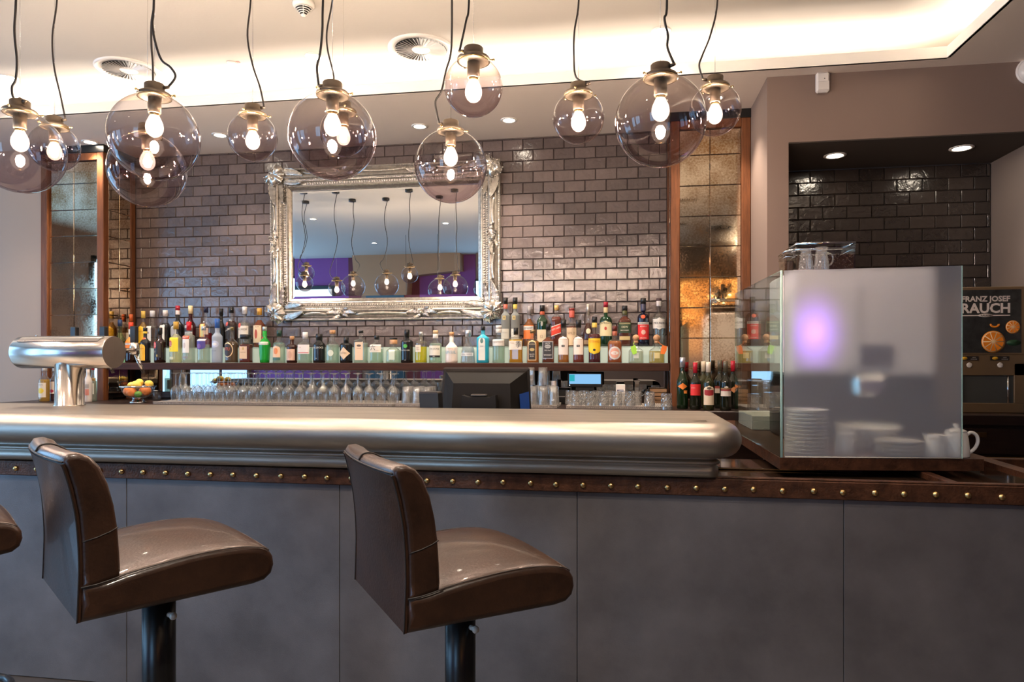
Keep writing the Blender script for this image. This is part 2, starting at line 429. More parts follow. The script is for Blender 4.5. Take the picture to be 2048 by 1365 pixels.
# ================================================================== ROOM
YW = 5.2; ZS = 3.06; ZC = 3.27; YC = 4.20; XC = 1.84
XL, XR, YF = -8.0, 5.2, -3.5
struct('floor', MB().box(XL-.1, XR+.1, YF-.1, 5.4, -.1, 0), M_FLOOR)
cl = struct('ceiling', MB().box(XL-.1, XC+.36, YF-.1, YC+.36, ZC, ZC+.1), M_CEIL)
t1 = MB().box(XL-.1, XR+.1, YC, 5.4, ZS, ZS+.02)       # rear soffit with lip and cove back
t1o = struct('trim_1', t1, M_SOFF)
struct('fascia', MB().box(XL, XC, YC-.004, YC+.014, ZS, ZS+.064), M_FASC, t1o)
struct('cove_back', MB().box(XL, XC+.3, YC+.34, YC+.36, ZS+.02, ZC), M_CEIL, t1o)
t2o = struct('trim_2', MB().box(XC, XR+.1, YF-.1, YC, ZS, ZS+.02), M_SOFF)
struct('fascia', MB().box(XC-.004, XC+.014, YF, YC, ZS, ZS+.064), M_FASC, t2o)
struct('cove_back', MB().box(XC+.34, XC+.36, YF, YC+.34, ZS+.02, ZC), M_CEIL, t2o)
# far side walls
wl = struct('wall_left', MB().box(XL-.1, XL, YF, 5.3, 0, ZC), M_TAUPE)
struct('wall_right', MB().box(XR, XR+.1, YF, 5.3, 0, ZC), M_TAUPE)
# left return of the back wall (taupe)
lp = MB().box(XL, -4.64, 4.86, 5.3, 0, ZS)
struct('trim_3', lp, pm('taupe_left', (.42, .32, .25), .75))
# ---------------- back wall with tiles
wb = struct('wall_back', MB().box(-4.64, .90, YW, 5.3, 0, ZS), M_GROUT)
TW, TH2 = .159, .0843; J = .004
def tile_mesh(w, h, d=.011, b=.0035):
    m = MB(); x, z = w/2, h/2
    vs = [(-x,0,-z),(x,0,-z),(x,0,z),(-x,0,z),
          (-x,-d+b,-z),(x,-d+b,-z),(x,-d+b,z),(-x,-d+b,z),
          (-x+b,-d,-z+b),(x-b,-d,-z+b),(x-b,-d,z-b),(-x+b,-d,z-b)]
    fs = [(0,1,2,3)]
    for a in (0, 4):
        for i in range(4):
            j = (i+1) % 4; fs.append((a+i, a+j, a+4+j, a+4+i))
    fs.append((8,9,10,11))
    m.add(vs, fs, False); return m
TM = {}
def tile_wall(parent, x0, x1, z0, z1, y, mat, ax, az, skip=None, limit=300):
    """running bond; ax, az = one joint position"""
    items = []
    k0 = int(math.floor((z0-az)/TH2))
    k = k0
    while az+k*TH2 < z1-.01:
        za, zb = max(az+k*TH2, z0), min(az+(k+1)*TH2, z1)
        if zb-za > .012:
            off = ax+(0 if k % 2 == 0 else TW/2)
            i = int(math.floor((x0-off)/TW))
            while off+i*TW < x1-.01:
                xa, xb = max(off+i*TW, x0), min(off+(i+1)*TW, x1)
                if xb-xa > .012 and not (skip and skip(xa, xb, za, zb)):
                    items.append((xa, xb, za, zb))
                i += 1
        k += 1
    items.sort(key=lambda t: -1/max(.1, abs(y)) + ((t[0]+t[1])/2+.3)**2*.001)
    rest = MB()
    for n, (xa, xb, za, zb) in enumerate(items):
        w, h = round(xb-xa-J, 4), round(zb-za-J, 4)
        cx, cz = (xa+xb)/2, (za+zb)/2
        ti = (random.uniform(-.006, .006), 0, random.uniform(-.007, .007)); dy = random.uniform(-.0015, .0005)
        if n < limit:
            key = (w, h, mat.name)
            if key not in TM: TM[key] = tile_mesh(w, h).mesh('tile', mat)
            link('tile', TM[key], parent, (cx, y+dy, cz), ti)
        else:
            st = len(rest.v); q = tile_mesh(w, h); rest.add(q.v, q.f, False)
            rest.xf(Matrix.Translation((cx, y+dy, cz)) @ Euler(ti).to_matrix().to_4x4(), st)
    if rest.v:
        o = rest.build('tiles', mat, parent); o['kind'] = 'stuff'
def behind(xa, xb, za, zb): return xa > -2.62 and xb < -1.06 and za > 1.80 and zb < 2.74
tile_wall(wb, -4.05, .35, 1.34, ZS, YW, M_TILE, -2.645, 1.6137, behind)
# ---------------- right block with niche
YB = 4.32; NX0, NX1, NZ, NY = 1.009, 2.44, 2.658, 4.95
wr = MB()
wr.box(.885, NX0, YB, 5.3, 0, ZS)                       # pier
wr.box(NX0, XR, YB, 5.3, NZ, ZS)                        # lintel block
wr.box(NX1, XR, YB, 5.3, 0, NZ)                         # right of niche
trm = struct('trim_4', wr, M_TAUPE)
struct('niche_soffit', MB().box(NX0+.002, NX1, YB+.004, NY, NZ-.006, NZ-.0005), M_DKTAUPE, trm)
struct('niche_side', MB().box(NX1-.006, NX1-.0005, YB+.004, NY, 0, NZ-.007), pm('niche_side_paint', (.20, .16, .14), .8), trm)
nb = struct('wall_niche', MB().box(NX0, NX1-.007, NY+.012, NY+.05, .3, NZ-.007), M_GROUT)
tile_wall(nb, NX0, NX1-.007, 1.03, NZ-.01, NY+.012, M_TILE2, 1.06, NZ-.01)
# ---------------- wall behind the camera
wf = struct('wall_front', MB().box(XL, XR, YF-.1, YF, 0, ZC), M_TAUPE)
PURP = pm('purple_paint', (.22, .065, .27), .7); MARO = pm('maroon_paint', (.16, .035, .045), .7)
TANP = pm('tan_bulkhead', (.45, .27, .15), .7)
struct('painted_panel', MB().box(-8, -5.72, YF, YF+.02, 0, ZC), PURP, wf)
struct('painted_panel', MB().box(-5.72, -5.45, YF, YF+.02, 0, ZC), MARO, wf)
struct('painted_panel', MB().box(-4.9, -4.15, YF, YF+.02, 0, ZC), MARO, wf)
struct('painted_panel', MB().box(-4.15, -2.95, YF, YF+.02, 0, ZC), PURP, wf)
struct('painted_panel', MB().box(2.6, 4.6, YF, YF+.02, 0, ZC), PURP, wf)
bk = MB().prism([(-5.5, ZC), (-3.2, ZC), (-3.2, 2.92), (-4.3, 2.82), (-4.35, 2.1), (-5.45, 2.45)], YF+.02, YF+.35)
struct('trim_5', bk, TANP)
struct('trim_6', MB().box(.2, XC, -2.0, -1.8, 2.67, ZC), M_DKTAUPE)
# lit windows
SKYM = emis('daylight_pane', (.31, .62, 1.0), 2.7)
def window(n, x0, x1, z0, z1, wall, cols, strength=None):
    """wall 'L' at x=XL or 'F' at y=YF"""
    mat = M_DKTAUPE; fr = MB(); t = .05
    def bx(a0, a1, c0, c1, d):
        if wall == 'L': fr.box(XL, XL+d, a0, a1, c0, c1)
        else: fr.box(a0, a1, YF, YF+d, c0, c1)
    bx(x0, x1, z0, z0+t, .06); bx(x0, x1, z1-t, z1, .06)
    for i in range(cols+1):
        xx = x0+(x1-x0-t)*i/cols; bx(xx, xx+t, z0, z1, .06)
    o = struct('window_%d' % n, fr, mat)
    for i in range(cols):
        a = x0+(x1-x0-t)*i/cols+t; b = x0+(x1-x0-t)*(i+1)/cols
        p = MB()
        if wall == 'L': p.box(XL+.02, XL+.03, a, b, z0+t, z1-t)
        else: p.box(a, b, YF+.02, YF+.03, z0+t, z1-t)
        p.build('pane', SKYM, o)
window(1, -3.3, -1.2, .05, 2.9, 'L', 2)  # unseen window, added for the daylight it gives
window(2, -.75, .46, .05, 2.95, 'L', 1)
window(3, -2.95, -1.7, .4, 2.75, 'F', 2)
window(4, 1.7, 4.5, .05, 2.95, 'L', 2)
# ---------------- ceiling fixtures
def downlight(p, label, group, power=55, r=.042, ang=95, col=WARM, tilt=(0, 0)):
    t = thing('downlight', label, 'ceiling light', p, 0, group)
    MB().lathe([(r+.018, 0), (r+.018, -.004), (r+.012, -.007), (r, -.006), (r-.004, .0)], 24, cap=False).build('trim_ring', M_WHITE, t)
    MB().lathe([(0.001, -.004), (r-.002, -.004)], 24, cap=False).build('lens', emis('lamp_lens', (1, .86, .68), 26), t)
    light('SPOT', 'downlight_beam', (p[0], p[1], p[2]-.02), (tilt[0], tilt[1], 0), power, col, .03, angle=radians(ang), blend=.8)
    return t
SP = 34
# three along the bar wall that are seen, and further ones out of the frame in the same row
downlight(atz(180, 284, ZS), 'soffit downlight above the left antique mirror column', 'soffit downlights', SP)
downlight(atz(440, 270, ZS), 'soffit downlight behind the smallest glass globes, left of the framed mirror', 'soffit downlights', SP)
downlight(atz(1018, 240, ZS), 'soffit downlight just right of the framed mirror', 'soffit downlights', SP*1.6)
downlight((.62, 4.60, ZS), 'soffit downlight above the right antique mirror column', 'soffit downlights', SP)
downlight((-1.45, 4.82, ZS), 'soffit downlight above the framed mirror, hidden by a globe', 'soffit downlights', SP)
for i, (px, py, l) in enumerate([(18, 155, 'ceiling downlight at the far left above the largest left globe'), (628, 113, 'ceiling downlight left of the cords over the twin globes'), (1322, 62, 'ceiling downlight above the biggest globe on the right')]):
    downlight(atz(px, py, ZC), l, 'tray ceiling downlights', 30, ang=110)
downlight(atz(1670, 311, NZ-.006), 'left downlight in the niche soffit', 'niche downlights', 5, .05, ang=110, tilt=(-.5, 0))
downlight(atz(1923, 296, NZ-.006), 'right downlight in the niche soffit', 'niche downlights', 5, .05, ang=110, tilt=(-.5, 0))
ORD = ['first', 'second', 'third']
for yi, xs in ((1.0, (-4.4, -.9)), (.3, (-6.3, -2.6, .6)), (-1.5, (-6.3, -4.4, -2.4, -.8))):
    for i, x in enumerate(xs):
        downlight((x, yi, ZC), 'room downlight reflected in the framed mirror, %s row from the bar, %s from the windows' % ({1.0: 'first', .3: 'second', -1.5: 'third'}[yi], (ORD+['fourth'])[i]), 'room downlights seen in the mirror', 85, ang=120)
# swirl vents
def vent(px, py, label):
    p = atz(px, py, ZC); t = thing('swirl_vent', label, 'air vent', p, 0, 'round swirl vents')
    R = .205
    MB().lathe([(R, 0), (R, -.008), (R-.012, -.012), (R-.045, -.006), (R-.045, .0)], 48, cap=False).build('outer_ring', M_WHITE, t)
    MB().lathe([(.001, -.0015), (R-.045, -.0015)], 40, cap=False).build('duct', M_BLACK, t)
    MB().lathe([(.001, -.008), (.055, -.008), (.058, -.004)], 32, cap=False).build('hub', M_WHITE, t)
    vm = MB().add([(.056, -.004, -.006), (.154, -.008, -.006), (.158, .003, -.016), (.060, .001, -.012),
                   (.056, -.004, -.0075), (.154, -.008, -.0075), (.158, .003, -.0175), (.060, .001, -.0135)],
                  [(0,1,2,3), (4,5,6,7), (0,1,5,4), (1,2,6,5), (2,3,7,6), (3,0,4,7)], False).mesh('vane', M_WHITE)
    for i in range(40): link('vane', vm, t, (0, 0, 0), (0, 0, 2*pi*i/40))
vent(258, 140, 'round white swirl air vent at the left, partly behind a globe cap')
vent(842, 98, 'round white swirl air vent in the middle of the ceiling')
# smoke detector
p = atz(607, 4, ZC); t = thing('smoke_detector', 'white ribbed smoke detector hanging from the ceiling near the top edge', 'smoke detector', p)
MB().lathe([(.058, 0), (.058, -.022), (.052, -.030), (.045, -.032)], 28).build('base', M_WHITE, t)
MB().lathe([(.040, -.031), (.012, -.072)], 24).build('chamber', M_BLACK, t)
rb = MB()
for i in range(5):
    rr = .045-.0075*i; zz = -.036-.0082*i
    rb.lathe([(rr, zz), (rr+.0015, zz-.002), (rr, zz-.004), (rr-.005, zz-.002), (rr, zz)], 24, cap=False)
rb.lathe([(.001, -.080), (.010, -.079), (.013, -.074), (.012, -.07)], 16)
for i in range(4):
    a = pi/2*i+.4; rb.tube([(.046*cos(a), .046*sin(a), -.034), (.012*cos(a), .012*sin(a), -.074)], .0018, 5)
rb.build('ribs', M_WHITE, t)
p = atz(463, 125, ZC); t = thing('sprinkler_cover', 'small round white cover with a red mark on the ceiling', 'ceiling cover', p)
MB().lathe([(.03, 0), (.03, -.006), (.022, -.010), (.001, -.011)], 24).build('disc', M_WHITE, t)
MB().box(.036, .058, -.012, .008, -.003, -.001).build('marker', gl((.5, .12, .1), .4), t)
# sensor and round speaker on the taupe block
p = at(1643, 168, YB); t = thing('wall_sensor', 'white rectangular motion sensor on the taupe wall above the niche', 'sensor', p)
MB().bbox(-.038, .038, -.036, 0, -.060, .060, .010).build('housing', M_WHITE, t)
MB().bbox(-.030, .034, -.041, -.036, -.05, .002, .004).build('lens_window', gl((.70, .66, .62), .2), t)
MB().sphere((.008, -.0365, .018), .003, 8, 6).build('indicator', M_BLACK, t)
p = at(2060, 143, YB); t = thing('round_speaker', 'round white wall device cut by the right edge of the picture', 'speaker', p)
MB().lathe([(.001, .05), (.045, .048), (.066, .035), (.072, .0)], 32).xf(Matrix.Rotation(pi/2, 4, 'X')).build('dome', M_WHITE, t)
MB().lathe([(.076, .0), (.078, .012), (.070, .014)], 32, cap=False).xf(Matrix.Rotation(pi/2, 4, 'X')).build('rim', M_WHITE, t)
# ================================================================== ANTIQUE MIRROR COLUMNS
YA = 4.85
def column(name, x0, x1, label, side, nsplit):
    t = thing('antique_mirror_column', label, 'mirror', (x0, YA, 0))
    W = x1-x0; pw = .060; ztop = 3.0
    for xx in (0, W-pw):
        MB().bbox(xx, xx+pw, -.02, .04, 1.0, ztop, .004).build('post', M_WOOD, t)
    MB().bbox(pw, W-pw, -.018, .04, ztop-.06, ztop, .003).build('top_rail', M_WOOD, t)
    MB().bbox(pw, W-pw, -.018, .04, 1.02, 1.07, .003).build('bottom_rail', M_WOODX, t)
    MB().box(-.004, W+.004, -.024, .34, ztop, ZS-.001).build('cap', M_BLACK, t)
    MB().box(pw, W-pw, .012, .33, 1.03, ztop-.06).build('carcass', M_BLACK, t)
    hw = (W-2*pw)/2; hz = .2115
    z = 1.34-.2115*1+.02; k = 0
    z = 1.07
    tm = {}
    while z < ztop-.065:
        z1 = min(z+hz, ztop-.062)
        for s_ in (0, 1):
            xa, xb = pw+s_*hw+.0015, pw+(s_+1)*hw-.0015
            h = z1-z-.003; key = round(h, 3)
            if key not in tm:
                m = tile_mesh(hw-.003, h, .008, .003); tm[key] = m.mesh('mirror_tile', M_ANT)
            link('mirror_tile', tm[key], t, ((xa+xb)/2, .012, (z+z1)/2), (random.uniform(-.002,.002), 0, random.uniform(-.002,.002)))
        z = z1
    if side:   # face returning to the tiled wall
        sx = W if side > 0 else 0
        MB().bbox(sx-.05 if side > 0 else 0, sx if side > 0 else .05, .29, .345, 1.0, ztop, .003).build('post', M_WOOD, t)
        MB().box(sx-.045 if side > 0 else .002, sx-.012 if side > 0 else .045, .02, .32, ztop-.06, ztop).build('side_rail', M_WOOD, t)
        z = 1.07
        while z < ztop-.065:
            z1 = min(z+hz, ztop-.062); h = z1-z-.003
            for (ya, yb) in ((.042, .162), (.165, .288)):
                m = tile_mesh(yb-ya, h, .008, .003)
                o = m.build('mirror_tile', M_ANT, t, (sx-.014*side, (ya+yb)/2, (z+z1)/2)); o.rotation_euler = (0, 0, pi/2 if side > 0 else -pi/2)
            z = z1
    return t
column('l', -4.625, -4.056, 'antique mirror column of mottled squares in a walnut frame, left end of the bar wall', 1, 2)
column('r', .350, .884, 'antique mirror column of golden mottled squares in a walnut frame, between tiles and taupe wall', -1, 2)
# ================================================================== FRAMED MIRROR
def framed_mirror():
    X0, X1, Z0, Z1 = -2.80, -.905, 1.660, 2.888
    cxm, czm = (X0+X1)/2, (Z0+Z1)/2
    t = thing('framed_mirror', 'large rectangular mirror in an ornate silver baroque frame on the tiled wall', 'mirror', (cxm, YW-.016, Z0))
    t.rotation_euler = (radians(.87), 0, 0)
    hw, H = (X1-X0)/2, Z1-Z0
    prof = [(0, 0), (0, .038), (.006, .046), (.016, .046), (.022, .034), (.030, .030), (.040, .036), (.052, .056), (.064, .070), (.076, .075),
            (.086, .070), (.092, .058), (.098, .054), (.110, .052), (.114, .044), (.120, .036), (.136, .034), (.140, .040), (.150, .040), (.158, .030), (.176, .018), (.178, .006)]
    rows = []
    for (d, h) in prof:
        rows.append([(-hw+d, -h, d), (hw-d, -h, d), (hw-d, -h, H-d), (-hw+d, -h, H-d)])
    m = MB()
    for j in range(len(rows)-1):
        for i in range(4):
            a, b, c, d_ = rows[j][i], rows[j][(i+1) % 4], rows[j+1][(i+1) % 4], rows[j+1][i]
            m.add([a, b, c, d_], [(0, 1, 2, 3)], False)
    m.build('frame_moulding', M_SILVER, t)
    mt = 1/1.0
    MB().box(-hw+.02, hw-.02, -.004, 0, .02, H-.02).build('backing', M_BLACK, t)
    g = MB(); d = .174; b = .022       # bevelled glass
    a = [(-hw+d, -.008, d), (hw-d, -.008, d), (hw-d, -.008, H-d), (-hw+d, -.008, H-d)]
    c = [(-hw+d+b, -.0094, d+b), (hw-d-b, -.0094, d+b), (hw-d-b, -.0094, H-d-b), (-hw+d+b, -.0094, H-d-b)]
    g.add(a+c, [(4, 5, 6, 7)]+[(i, (i+1) % 4, 4+(i+1) % 4, 4+i) for i in range(4)], False)
    g.build('mirror_glass', M_MIRROR, t)
    # bead rows
    def run(dd, step):
        x0, x1, z0, z1 = -hw+dd, hw-dd, dd, H-dd; pts = []
        n = int((x1-x0)/step)
        for i in range(n+1):
            x = x0+(x1-x0)*i/n; pts += [(x, z0, 0), (x, z1, 0)]
        n = int((z1-z0)/step)
        for i in range(1, n):
            z = z0+(z1-z0)*i/n; pts += [(x0, z, 1), (x1, z, 1)]
        return pts
    bd = MB()
    for (x, z, v) in run(.128, .0205): bd.sphere((x, -.038, z), .0066, 8, 5)
    o = bd.build('beading', M_SILVER, t); o['kind'] = 'stuff'
    bd = MB()
    for i, (x, z, v) in enumerate(run(.104, .0165)):
        bd.sphere((x, -.056, z), .0052, 6, 4, sx=1.5 if v == 0 else .8, sz=1.5 if v == 1 else .8)
    o = bd.build('leaf_border', M_SILVER, t); o['kind'] = 'stuff'
    bd = MB()
    for (x, z, v) in run(.011, .0135): bd.sphere((x, -.046, z), .005, 5, 4)
    o = bd.build('outer_beading', M_SILVER, t); o['kind'] = 'stuff'
    # carved leaves
    def leaf(mb, p0, ang, L, wd, curl=.02, h0=.06, lobes=4, bend=.5, mirror=1):
        nu, nv = 16, 8; rows = []
        for i in range(nu+1):
            u = i/nu
            x = L*u; yb = bend*L*.25*sin(pi*u)*mirror
            ww = wd*(sin(pi*min(1, u*.93+.07))**.55)*(1+.20*abs(sin(lobes*pi*u)))*(1-.35*u)
            r = []
            for j in range(nv+1):
                v = -1+2*j/nv
                hh = h0+.016*(1-v*v)+.007*cos(v*pi*4)+curl*u*u+.006*abs(sin(lobes*pi*u))*abs(v)
                r.append((x, yb+v*ww, hh))
            rows.append(r)
        s0 = len(mb.v)
        mb.grid([[(q[0], -q[2], q[1]) for q in r] for r in rows])
        # solid underside
        mb.grid([[(q[0], -q[2]+.014+.01, q[1]) for q in (r[0], r[-1])] for r in rows])
        mb.xf(Matrix.Translation((p0[0], 0, p0[1])) @ Matrix.Rotation(-ang, 4, 'Y'), s0)
    def shell(mb, p0, ang, R, h0=.085, cup=.02):
        rows = []; 
        for i in range(9):
            u = i/8; r = []
            for j in range(33):
                a = -2.1+4.2*j/32
                rr = R*u*(1+.05*cos(a*8)*u)
                r.append((rr*cos(a), -(h0+cup*sin(pi*u*.8)+.0055*cos(a*8)*u-.02*u*u), rr*sin(a)))
            rows.append(r)
        s0 = len(mb.v); mb.grid(rows); mb.xf(Matrix.Translation((p0[0], 0, p0[1])) @ Matrix.Rotation(-ang, 4, 'Y'), s0)
        rim = [Vector(p) for p in rows[-1]]; s0 = len(mb.v)
        for p_ in rim[::2]: mb.sphere(p_, .007, 6, 4)
        mb.xf(Matrix.Translation((p0[0], 0, p0[1])) @ Matrix.Rotation(-ang, 4, 'Y'), s0)
    def floret(mb, x, z, r=.017, h=.05):
        mb.sphere((x, -h-.008, z), r*.4, 6, 4)
        for i in range(6):
            a = 2*pi*i/6+.2; mb.sphere((x+r*.75*cos(a), -h, z+r*.75*sin(a)), r*.42, 6, 4)
    def scroll(mb, x, z, r, h, s=1):
        pts = []
        for i in range(26):
            a = i/25*4.2*pi/1.6; rr = r*(1-.75*i/25)
            pts.append((x+s*rr*cos(a), -h-.006*i/25, z+rr*sin(a)))
        mb.tube(pts, [.0065*(1-.4*i/25) for i in range(26)], 6)
    cm = MB()  # corner at origin, frame runs +x and +z
    leaf(cm, (.055, .050), .08, .25, .036, h0=.055, lobes=6, bend=.35, mirror=-1)
    leaf(cm, (.050, .055), pi/2-.08, .25, .036, h0=.055, lobes=6, bend=.35, mirror=1)
    leaf(cm, (.09, .10), .14, .20, .024, h0=.045, lobes=5, bend=.1)
    leaf(cm, (.10, .09), pi/2-.14, .20, .024, h0=.045, lobes=5, bend=.1)
    shell(cm, (.055, .055), pi/4, .088)
    shell(cm, (.062, .062), pi+pi/4, .062, h0=.07)
    for q in (.150, .188, .226):
        floret(cm, q, .124, .019-.02*(q-.15)); floret(cm, .124, q, .019-.02*(q-.15))
    scroll(cm, .04, .125, .022, .07); scroll(cm, .125, .04, .022, .07, -1)
    scroll(cm, .245, .06, .018, .066); scroll(cm, .06, .245, .018, .066, -1)
    for (sx, sz, px_, pz_) in ((1, 1, -hw, 0), (-1, 1, hw, 0), (-1, -1, hw, H), (1, -1, -hw, H)):
        mm = MB(); mm.add([(v[0]*sx+px_, v[1], v[2]*sz+pz_) for v in cm.v], cm.f)
        mm.build('corner_ornament', M_SILVER, t)
    sm = MB()
    for s_ in (-1, 1):
        leaf(sm, (.012*s_, 0), 0 if s_ > 0 else pi, .11, .020, h0=.058, lobes=4, bend=.5, mirror=s_)
        leaf(sm, (.01*s_, .012), .45 if s_ > 0 else pi-.45, .06, .013, h0=.062, lobes=3)
        leaf(sm, (.01*s_, -.01), -.4 if s_ > 0 else pi+.4, .06, .013, h0=.062, lobes=3)
    shell(sm, (0, -.004), pi/2, .026, h0=.082, cup=.01)
    sm.sphere((0, -.09, 0), .009, 8, 5)
    for (x, z, a, k_) in ((-.33, .055, 0, 1), (.33, .055, 0, 1), (-.33, H-.055, pi, 1), (.33, H-.055, pi, 1), (-hw+.055, H/2, -pi/2, 1), (hw-.055, H/2, pi/2, 1)):
        mm = MB(); mm.add(sm.v, sm.f); mm.xf(Matrix.Translation((x, 0, z)) @ Matrix.Rotation(-a, 4, 'Y'))
        mm.build('side_ornament', M_SILVER, t)
    # swept outer edge bulges between ornaments
    for (za, zb, sgn) in ((.30, H/2-.11, 1), (H/2+.11, H-.30, 1)):
        for sd in (-1, 1):
            pts = [(sd*(hw-.045-.012*sin(pi*i/12)), -.062-.004*sin(pi*i/12), za+(zb-za)*i/12) for i in range(13)]
            MB().tube(pts, .011, 8).build('moulding_roll', M_SILVER, t)
    for (xa, xb) in ((-hw+.30, -.45), (-.21, .21), (.45, hw-.30)):
        for zz, sg in ((.045, 1), (H-.045, -1)):
            pts = [(xa+(xb-xa)*i/12, -.062-.004*sin(pi*i/12), zz+sg*.012*sin(pi*i/12)) for i in range(13)]
            MB().tube(pts, .011, 8).build('moulding_roll', M_SILVER, t)
framed_mirror()
# ================================================================== BACK BAR
ZB = 1.02
# back counter with cabinet
t = thing('back_counter', 'dark wood back counter running under the bottle shelf and into the niche', 'counter', (0, 4.4, 0))
MB().bbox(-4.64, .36, 0, .80, .96, ZB, .004).build('worktop', M_DWOOD, t)
MB().bbox(.35, .884, 0, .43, .96, ZB, .004).build('worktop', M_DWOOD, t)
MB().bbox(NX0+.002, NX1-.01, -.06, .555, .96, ZB, .004).build('worktop', M_DWOOD, t)
MB().box(-4.60, .884, .03, .78, 0, .96).build('cabinet', M_DWOOD, t)
MB().box(NX0+.004, NX1-.012, -.03, .55, 0, .96).build('cabinet', M_DWOOD, t)
MB().bbox(NX0+.1, NX1-.02, -.048, -.031, .79, .94, .003).build('drawer', M_DWOOD, t)
MB().bbox(NX0+.1, NX1-.012, -.055, -.031, .755, .775, .003).build('rail', M_BRASS, t)
pl = at(1951, 870, 4.352); pl_o = MB().bbox(-.058, .058, -.004, 0, -.014, .014, .002).build('lock_plate', M_BRASS, t, (pl[0], -.049, pl[2]))
MB().bbox(-.048, .02, -.006, 0, -.008, .008, .002).build('keyhole', M_RUST, pl_o, (0, -.0005, 0))
# strip mirror below the shelf
t = thing('splash_mirror', 'long low mirror strip between back counter and bottle shelf, behind the glasses', 'mirror', (0, YW-.006, 0))
MB().bbox(-4.0, .345, -.006, .002, 1.075, 1.262, .002).build('mirror_glass', pm('grey_mirror_glass', (.42, .42, .42), .0, metal=1), t)
MB().bbox(-4.0, .345, -.012, .002, 1.025, 1.073, .002).build('bottom_rail', M_DWOOD, t)
# bottle shelf
SH = 1.32
t = thing('bottle_shelf', 'thick walnut shelf carrying the bottles along the tiled wall', 'shelf', (0, 4.86, SH))
MB().bbox(-4.052, .347, 0, .338, -.056, 0, .003).build('board', M_WOODX, t)
# lit step
t = thing('lit_step', 'pale green frosted glass step lit from inside, lifting the back row of bottles', 'shelf', (0, 5.03, SH))
STEPM = pm('lit_step_front', (.50, .55, .48), .35, emit=(.62, .82, .68), estr=.16)
MB().bbox(-4.05, .345, 0, .012, .0, .114, .002).build('front_glass', STEPM, t)
MB().bbox(-4.05, .345, 0, .155, .114, .122, .002).build('top_glass', pm('step_top', (.45, .55, .5), .15), t)
ZSTEP = SH+.122
# ================================================================== MAIN BAR
t = bar = thing('bar_counter', 'long bar with rounded zinc top, riveted band and dark grey metal front', 'bar counter', (0, 2.5, 0))
XE = .345     # end of the zinc top (lip face)
XB0 = -4.6
# profile of the zinc edge: (outward offset from the lip face, z)
prf = [(-.06, 1.120), (-.01, 1.120), (.015, 1.119)]
for i in range(13):
    a = pi/2-pi*i/12; prf.append((.022+.062*cos(a), 1.058+.062*sin(a)))
prf += [(-.004, .996), (-.008, .992), (-.008, .986), (.000, .985), (.008, .980), (.010, .975), (.006, .970), (-.004, .968), (-.004, .964), (.004, .960), (.004, .925), (-.02, .925)]
path = []   # (x, y, nx, ny) : nose runs along the front then round the right end
R = .035; Y0 = -.015
path.append((XB0, Y0, 0, -1))
for i in range(61): path.append((XB0+(XE-R-XB0)*(i+1)/62, Y0, 0, -1))
for i in range(11):
    a = -pi/2+pi/2*i/10; path.append((XE-R+R*cos(a), Y0+R+R*sin(a), cos(a), sin(a)))
for i in range(8): path.append((XE, Y0+R+(.54-R)*(i+1)/8, 1, 0))
rows = [[(x+nx*o, y+ny*o, z) for (o, z) in prf] for (x, y, nx, ny) in path]
zt = MB().grid(rows)
# flat top
zt.add([(p[0]+p[2]*-.06, p[1]+p[3]*-.06, 1.120) for p in path]+[(XE-.06, .54, 1.12), (XB0, .54, 1.12)], [tuple(range(len(path)+2))], False)
zt.box(XB0, XE+.0, .525, .54, 1.07, 1.1195)
zt.build('zinc_top', M_ZINC, t)
MB().box(XB0, XE-.06, .02, .52, .92, 1.10).build('top_core', M_DWOOD, t)
# riveted band
band = MB().bbox(XB0, 3.4, 0, .035, .855, .918, .003).build('riveted_band', M_RUST, t)
rv = MB().lathe([(.0115, 0), (.0112, .003), (.009, .0065), (.0055, .009), (.001, .0098)], 14).xf(Matrix.Rotation(pi/2, 4, 'X')).mesh('rivet', M_BRASS)
x = -.629-.099*20
while x < 3.2:
    if not (2.6 < x): link('rivet', rv, band, (x+random.uniform(-.004, .004), 0, .8835+random.uniform(-.0015, .0015)))
    x += .0992
# front panels
x = -2.007-.926*3
while x < 3.4:
    MB().bbox(x+.001, x+.925, .018, .026, .002, .855, .0012).build('front_panel', M_PANEL, t)
    x += .926
MB().box(XB0, 3.4, .026, .05, .0, .90).build('carcass', M_BLACK, t)
# work counter behind the zinc top
MB().bbox(XB0, .30, .05, 1.02, .86, .90, .003).build('work_shelf', M_DWOOD, t)
MB().box(XB0, .30, .98, 1.0, 0, .86).build('rear_panel', M_DWOOD, t)
# lower counter at the right
M_DGLOSS = pm('dark_polished_top', (.045, .026, .017), .12, var=.4, vscale=14, coat=.5)
lc = MB().box(XE-.01, 3.4, .036, .62, .86, .895); lc.build('lower_top', M_DGLOSS, t)
MB().bbox(XE-.01, 3.4, .003, .034, .9185, .924, .002).build('rim', M_RUST, t)
MB().bbox(1.12, 1.155, .036, .60, .8955, .920, .003).build('cross_rail', M_RUST, t)
MB().bbox(1.50, 3.4, .60, .64, .86, .93, .003).build('rear_rim', M_RUST, t)
MB().bbox(XE+.02, XE+.6, .36, .62, .8955, .904, .003).build('drain_board', M_DGLOSS, t)
